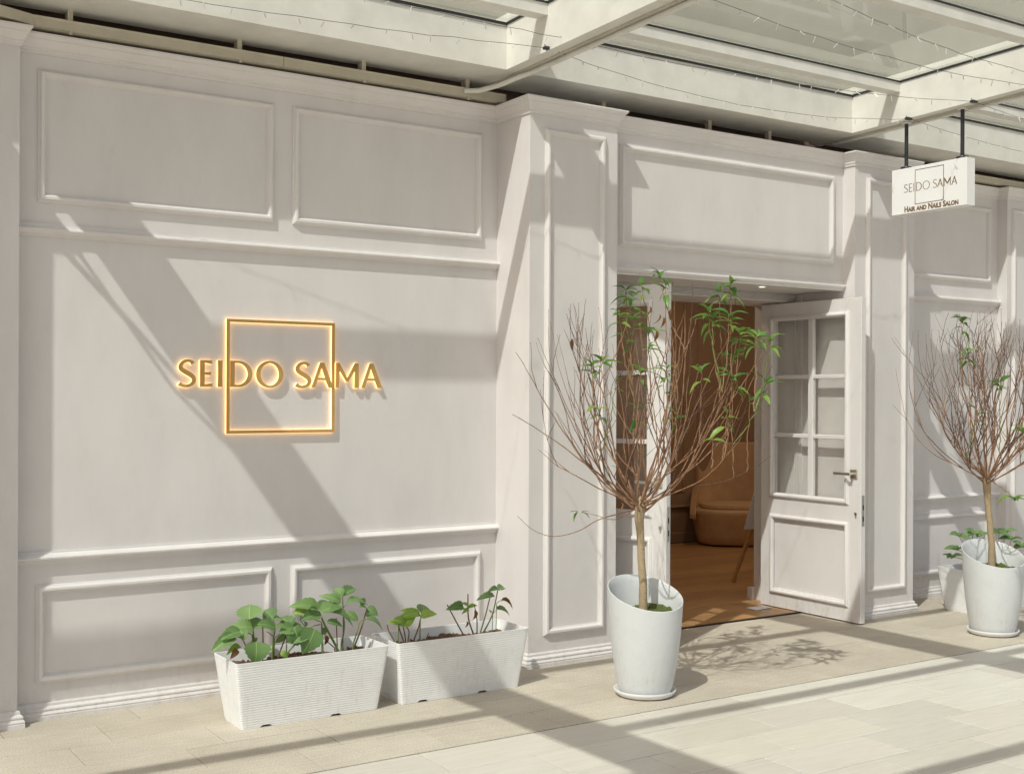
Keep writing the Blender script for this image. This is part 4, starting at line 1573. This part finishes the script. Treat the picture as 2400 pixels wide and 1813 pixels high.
for (x, y, Y, n) in ((310, 165, 4.02, 8), (240, 205, 4.08, 8), (170, 330, 4.0, 7), (190, 385, 4.1, 5), (300, 360, 3.95, 7), (370, 480, 4.0, 8), (480, 495, 3.9, 8), (570, 515, 3.85, 6), (320, 630, 4.05, 8), (120, 720, 4.1, 3), (320, 765, 4.0, 5), (540, 805, 3.85, 6), (430, 880, 3.95, 2), (290, 1000, 3.98, 3), (195, 1110, 4.05, 1)):
    t1.sprig(z6(x, y, Y), n, .088)
# low drooping twig with two leaf pairs, withered leaves
mb_ = MB()
dp = [t1.fork + Vector((0, 0, .0))] + [z5(*p) for p in ((1780, 1690, 4.40), (1640, 1660, 4.48), (1560, 1645, 4.52))]
t1.twig(mb_, [Vector(p) for p in catmull([tuple(q) for q in dp], 6)], .0028, .001, 5)
dp = [t1.fork + Vector((0, 0, -.01))] + [at(800 + a * S_, 1210 + b * S_, 4.5) for a, b in ((1680, 15), (1530, 95), (1370, 128), (1240, 85), (1140, -5))]
t1.twig(mb_, [Vector(p) for p in catmull([tuple(q) for q in dp], 6)], .0034, .001, 5)
mb_.build('branch', M['twig'], t1.e, 60)
for i in range(4):
    b_ = z5(1550 + 22 * (i % 2) - 20, 1645, 4.52)
    put_leaf(TL_[i % 3], b_, b_ + Vector(((-.05, .05, -.04, .045)[i], -.01, (.012, -.012, -.02, .008)[i])), t1.e, t1.root)
for x, y in ((1995, 310), (2060, 360), (2130, 330), (1495, 520), (1815, 1580), (2085, 380), (2040, 470)):
    b_ = z5(x, y, 4.2)
    put_leaf(TLD[0], b_, b_ + Vector((rnd.uniform(-.01, .01), 0, -.05)), t1.e, t1.root, up=(rnd.uniform(-1, 1), -1, 0))

t2 = Tree(23, (6.30, 4.37, .40), (6.235, 4.37, .93), 'bare brown tree with hardly any leaves at the right picture edge')
t2.crown(22, 1.94, 1.08, 5.0, (4, 7), 2.4, (17, 60))
for (x, y, Y, n) in ((1810, 400, 4.3, 6), (1845, 600, 4.1, 9), (2055, 800, 4.15, 7), (1900, 985, 4.2, 2), (2200, 1110, 4.1, 5), (2150, 1570, 4.0, 5)):
    t2.sprig(z6(x, y, Y), n, .08)

# plant in the far trough
def hplain(root, label, specs, group='hydrangea plants in the troughs'):
    org = Vector(root)
    e = empty('hydrangea_plant', org, 0, label, 'plant', group)
    rr = random.Random(5)
    for (x, y, Y) in specs:
        tip = z9p(x, y, Y)
        a = Vector((org.x + rr.uniform(-.06, .06), org.y + rr.uniform(-.04, .04), .23))
        P = [Vector(q) for q in catmull([tuple(a), tuple(a.lerp(tip, .55) + Vector((0, 0, .03))), tuple(tip)], 5)]
        MB().tube([p - org for p in P], [.0035 - .0018 * i / (len(P) - 1) for i in range(len(P))], 6).build('stem', M['shoot'], e, 60)
        for i in range(4):
            az = i * 2.4 + rr.uniform(0, 1)
            d = Vector((math.cos(az), math.sin(az), rr.uniform(-.1, .5))).normalized() * rr.uniform(.055, .085)
            put_leaf(rr.choice(HL_), tip, tip + d, e, org, up=(rr.uniform(-.3, .1), -.4, 1))
    return e
def z9p(x, y, Y): return at(1600 + x * S_, 1210 + y * S_, Y)
hplain((6.92, 4.93, .23), 'dark leafy plant behind the left side of the far slanted pot', [(1790, 130, 4.95), (1780, 215, 4.9), (1880, 110, 5.0), (1740, 260, 4.88), (1960, 115, 5.0)])
hplain((7.15, 4.93, .23), 'dark leafy plant behind the right side of the far slanted pot', [(2050, 110, 5.0), (2130, 150, 4.95), (2190, 190, 4.95), (2090, 95, 5.02)])

# ------------------------------------------------------------------ fairy lights
def z3p(x, y): return (1600 + x * S_, y * S_)
def z2p(x, y): return (800 + x * S_, y * S_)
def at_x(u, v, X):
    a_, b_ = at(u, v, 1.0), at(u, v, 2.0)
    d = b_ - a_
    t = X / d.x
    return Vector((X, d.y * t, CAMH + d.z * t))


def fairy(A, B, sag, label, nb=None):
    A, B = Vector(A), Vector(B)
    n = max(8, int((B - A).length / .12))
    org = A.copy()
    e = empty('fairy_light_string', org, 0, label, 'string lights', 'fairy light strings under the canopy')
    rr = random.Random(label)
    P = []
    for i in range(n + 1):
        t = i / n
        P.append(A.lerp(B, t) + Vector((0, 0, -sag * 4 * t * (1 - t))) + Vector((rr.gauss(0, .002), rr.gauss(0, .002), rr.gauss(0, .002))))
    MB().tube([p - org for p in P], .0013, 5).build('cable', M['cable'], e, 80)
    bm = None
    L_ = (B - A).length
    k = int(L_ / .125)
    for i in range(k):
        t = (i + .5 + rr.uniform(-.2, .2)) / k
        p = A.lerp(B, t) + Vector((0, 0, -sag * 4 * t * (1 - t)))
        if bm is None:
            mb = MB()
            mb.tube([(0, 0, 0), (0, 0, -.008)], .0020, 6, mi=1).tube([(0, 0, -.008), (0, 0, -.028), (0, 0, -.033)], [.0022, .0022, .001], 6)
            o = mb.build('bulb', [M['bulb'], M['white']], e)
            bm = o.data
        else:
            o = bpy.data.objects.new('bulb', bm)
            COL.objects.link(o)
            o.parent = e
        o.location = p - org
        o.rotation_euler = (rr.uniform(-.9, .9), rr.uniform(-.9, .9), rr.uniform(0, 6))
    return e


BX1, BX2 = 3.305, 5.895
clip1 = at_x(*z2p(1335, 315), BX1)
clip2 = at_x(*z3p(1462, 770), BX2)
clip3 = at_x(*z3p(1885, 660), BX2)
fairy((.735, 5.075, 3.085), clip1, .025, 'fairy light string entering from the left onto the nearer beam clip')
fairy(clip1, clip2, .10, 'lowest sagging fairy light string between the two beam clips')
p3 = at_x(*z2p(1420, 245), BX1)
fairy((.735, 4.33, 3.095), p3, .035, 'fairy light string crossing the plaster fascia at upper left')
fairy(p3, clip3, .05, 'fairy light string running from the nearer beam to the upper sign clip')
e4 = at_x(*z3p(2230, 552), BX2)
fairy((BX1, e4.y - .15, 3.085), e4, .055, 'fairy light string under the large roof pane, ending beside the sign')
e5 = at_x(*z3p(2400, 505), BX2)
fairy((BX1, e5.y - .39, 3.09), e5, .06, 'fairy light string nearest the camera across the reflecting roof pane')
fairy(clip2, (8.48, clip2.y + .12, clip2.z - .01), .04, 'fairy light string leading right from the lower sign clip')
fairy(clip3, (8.48, clip3.y + .10, clip3.z - .01), .04, 'fairy light string leading right from the upper sign clip')
for i_, c in enumerate((clip1, clip2, clip3)):
    MB().bbox(-.022, .022, -.012, .012, -.006, .008, .002).tube([(0, 0, 0), (.015, .01, .022)], .002, 5).tube([(0, 0, 0), (-.012, .01, .020)], .002, 5).build('cable_clip', M['pole'], can).location = c + CL
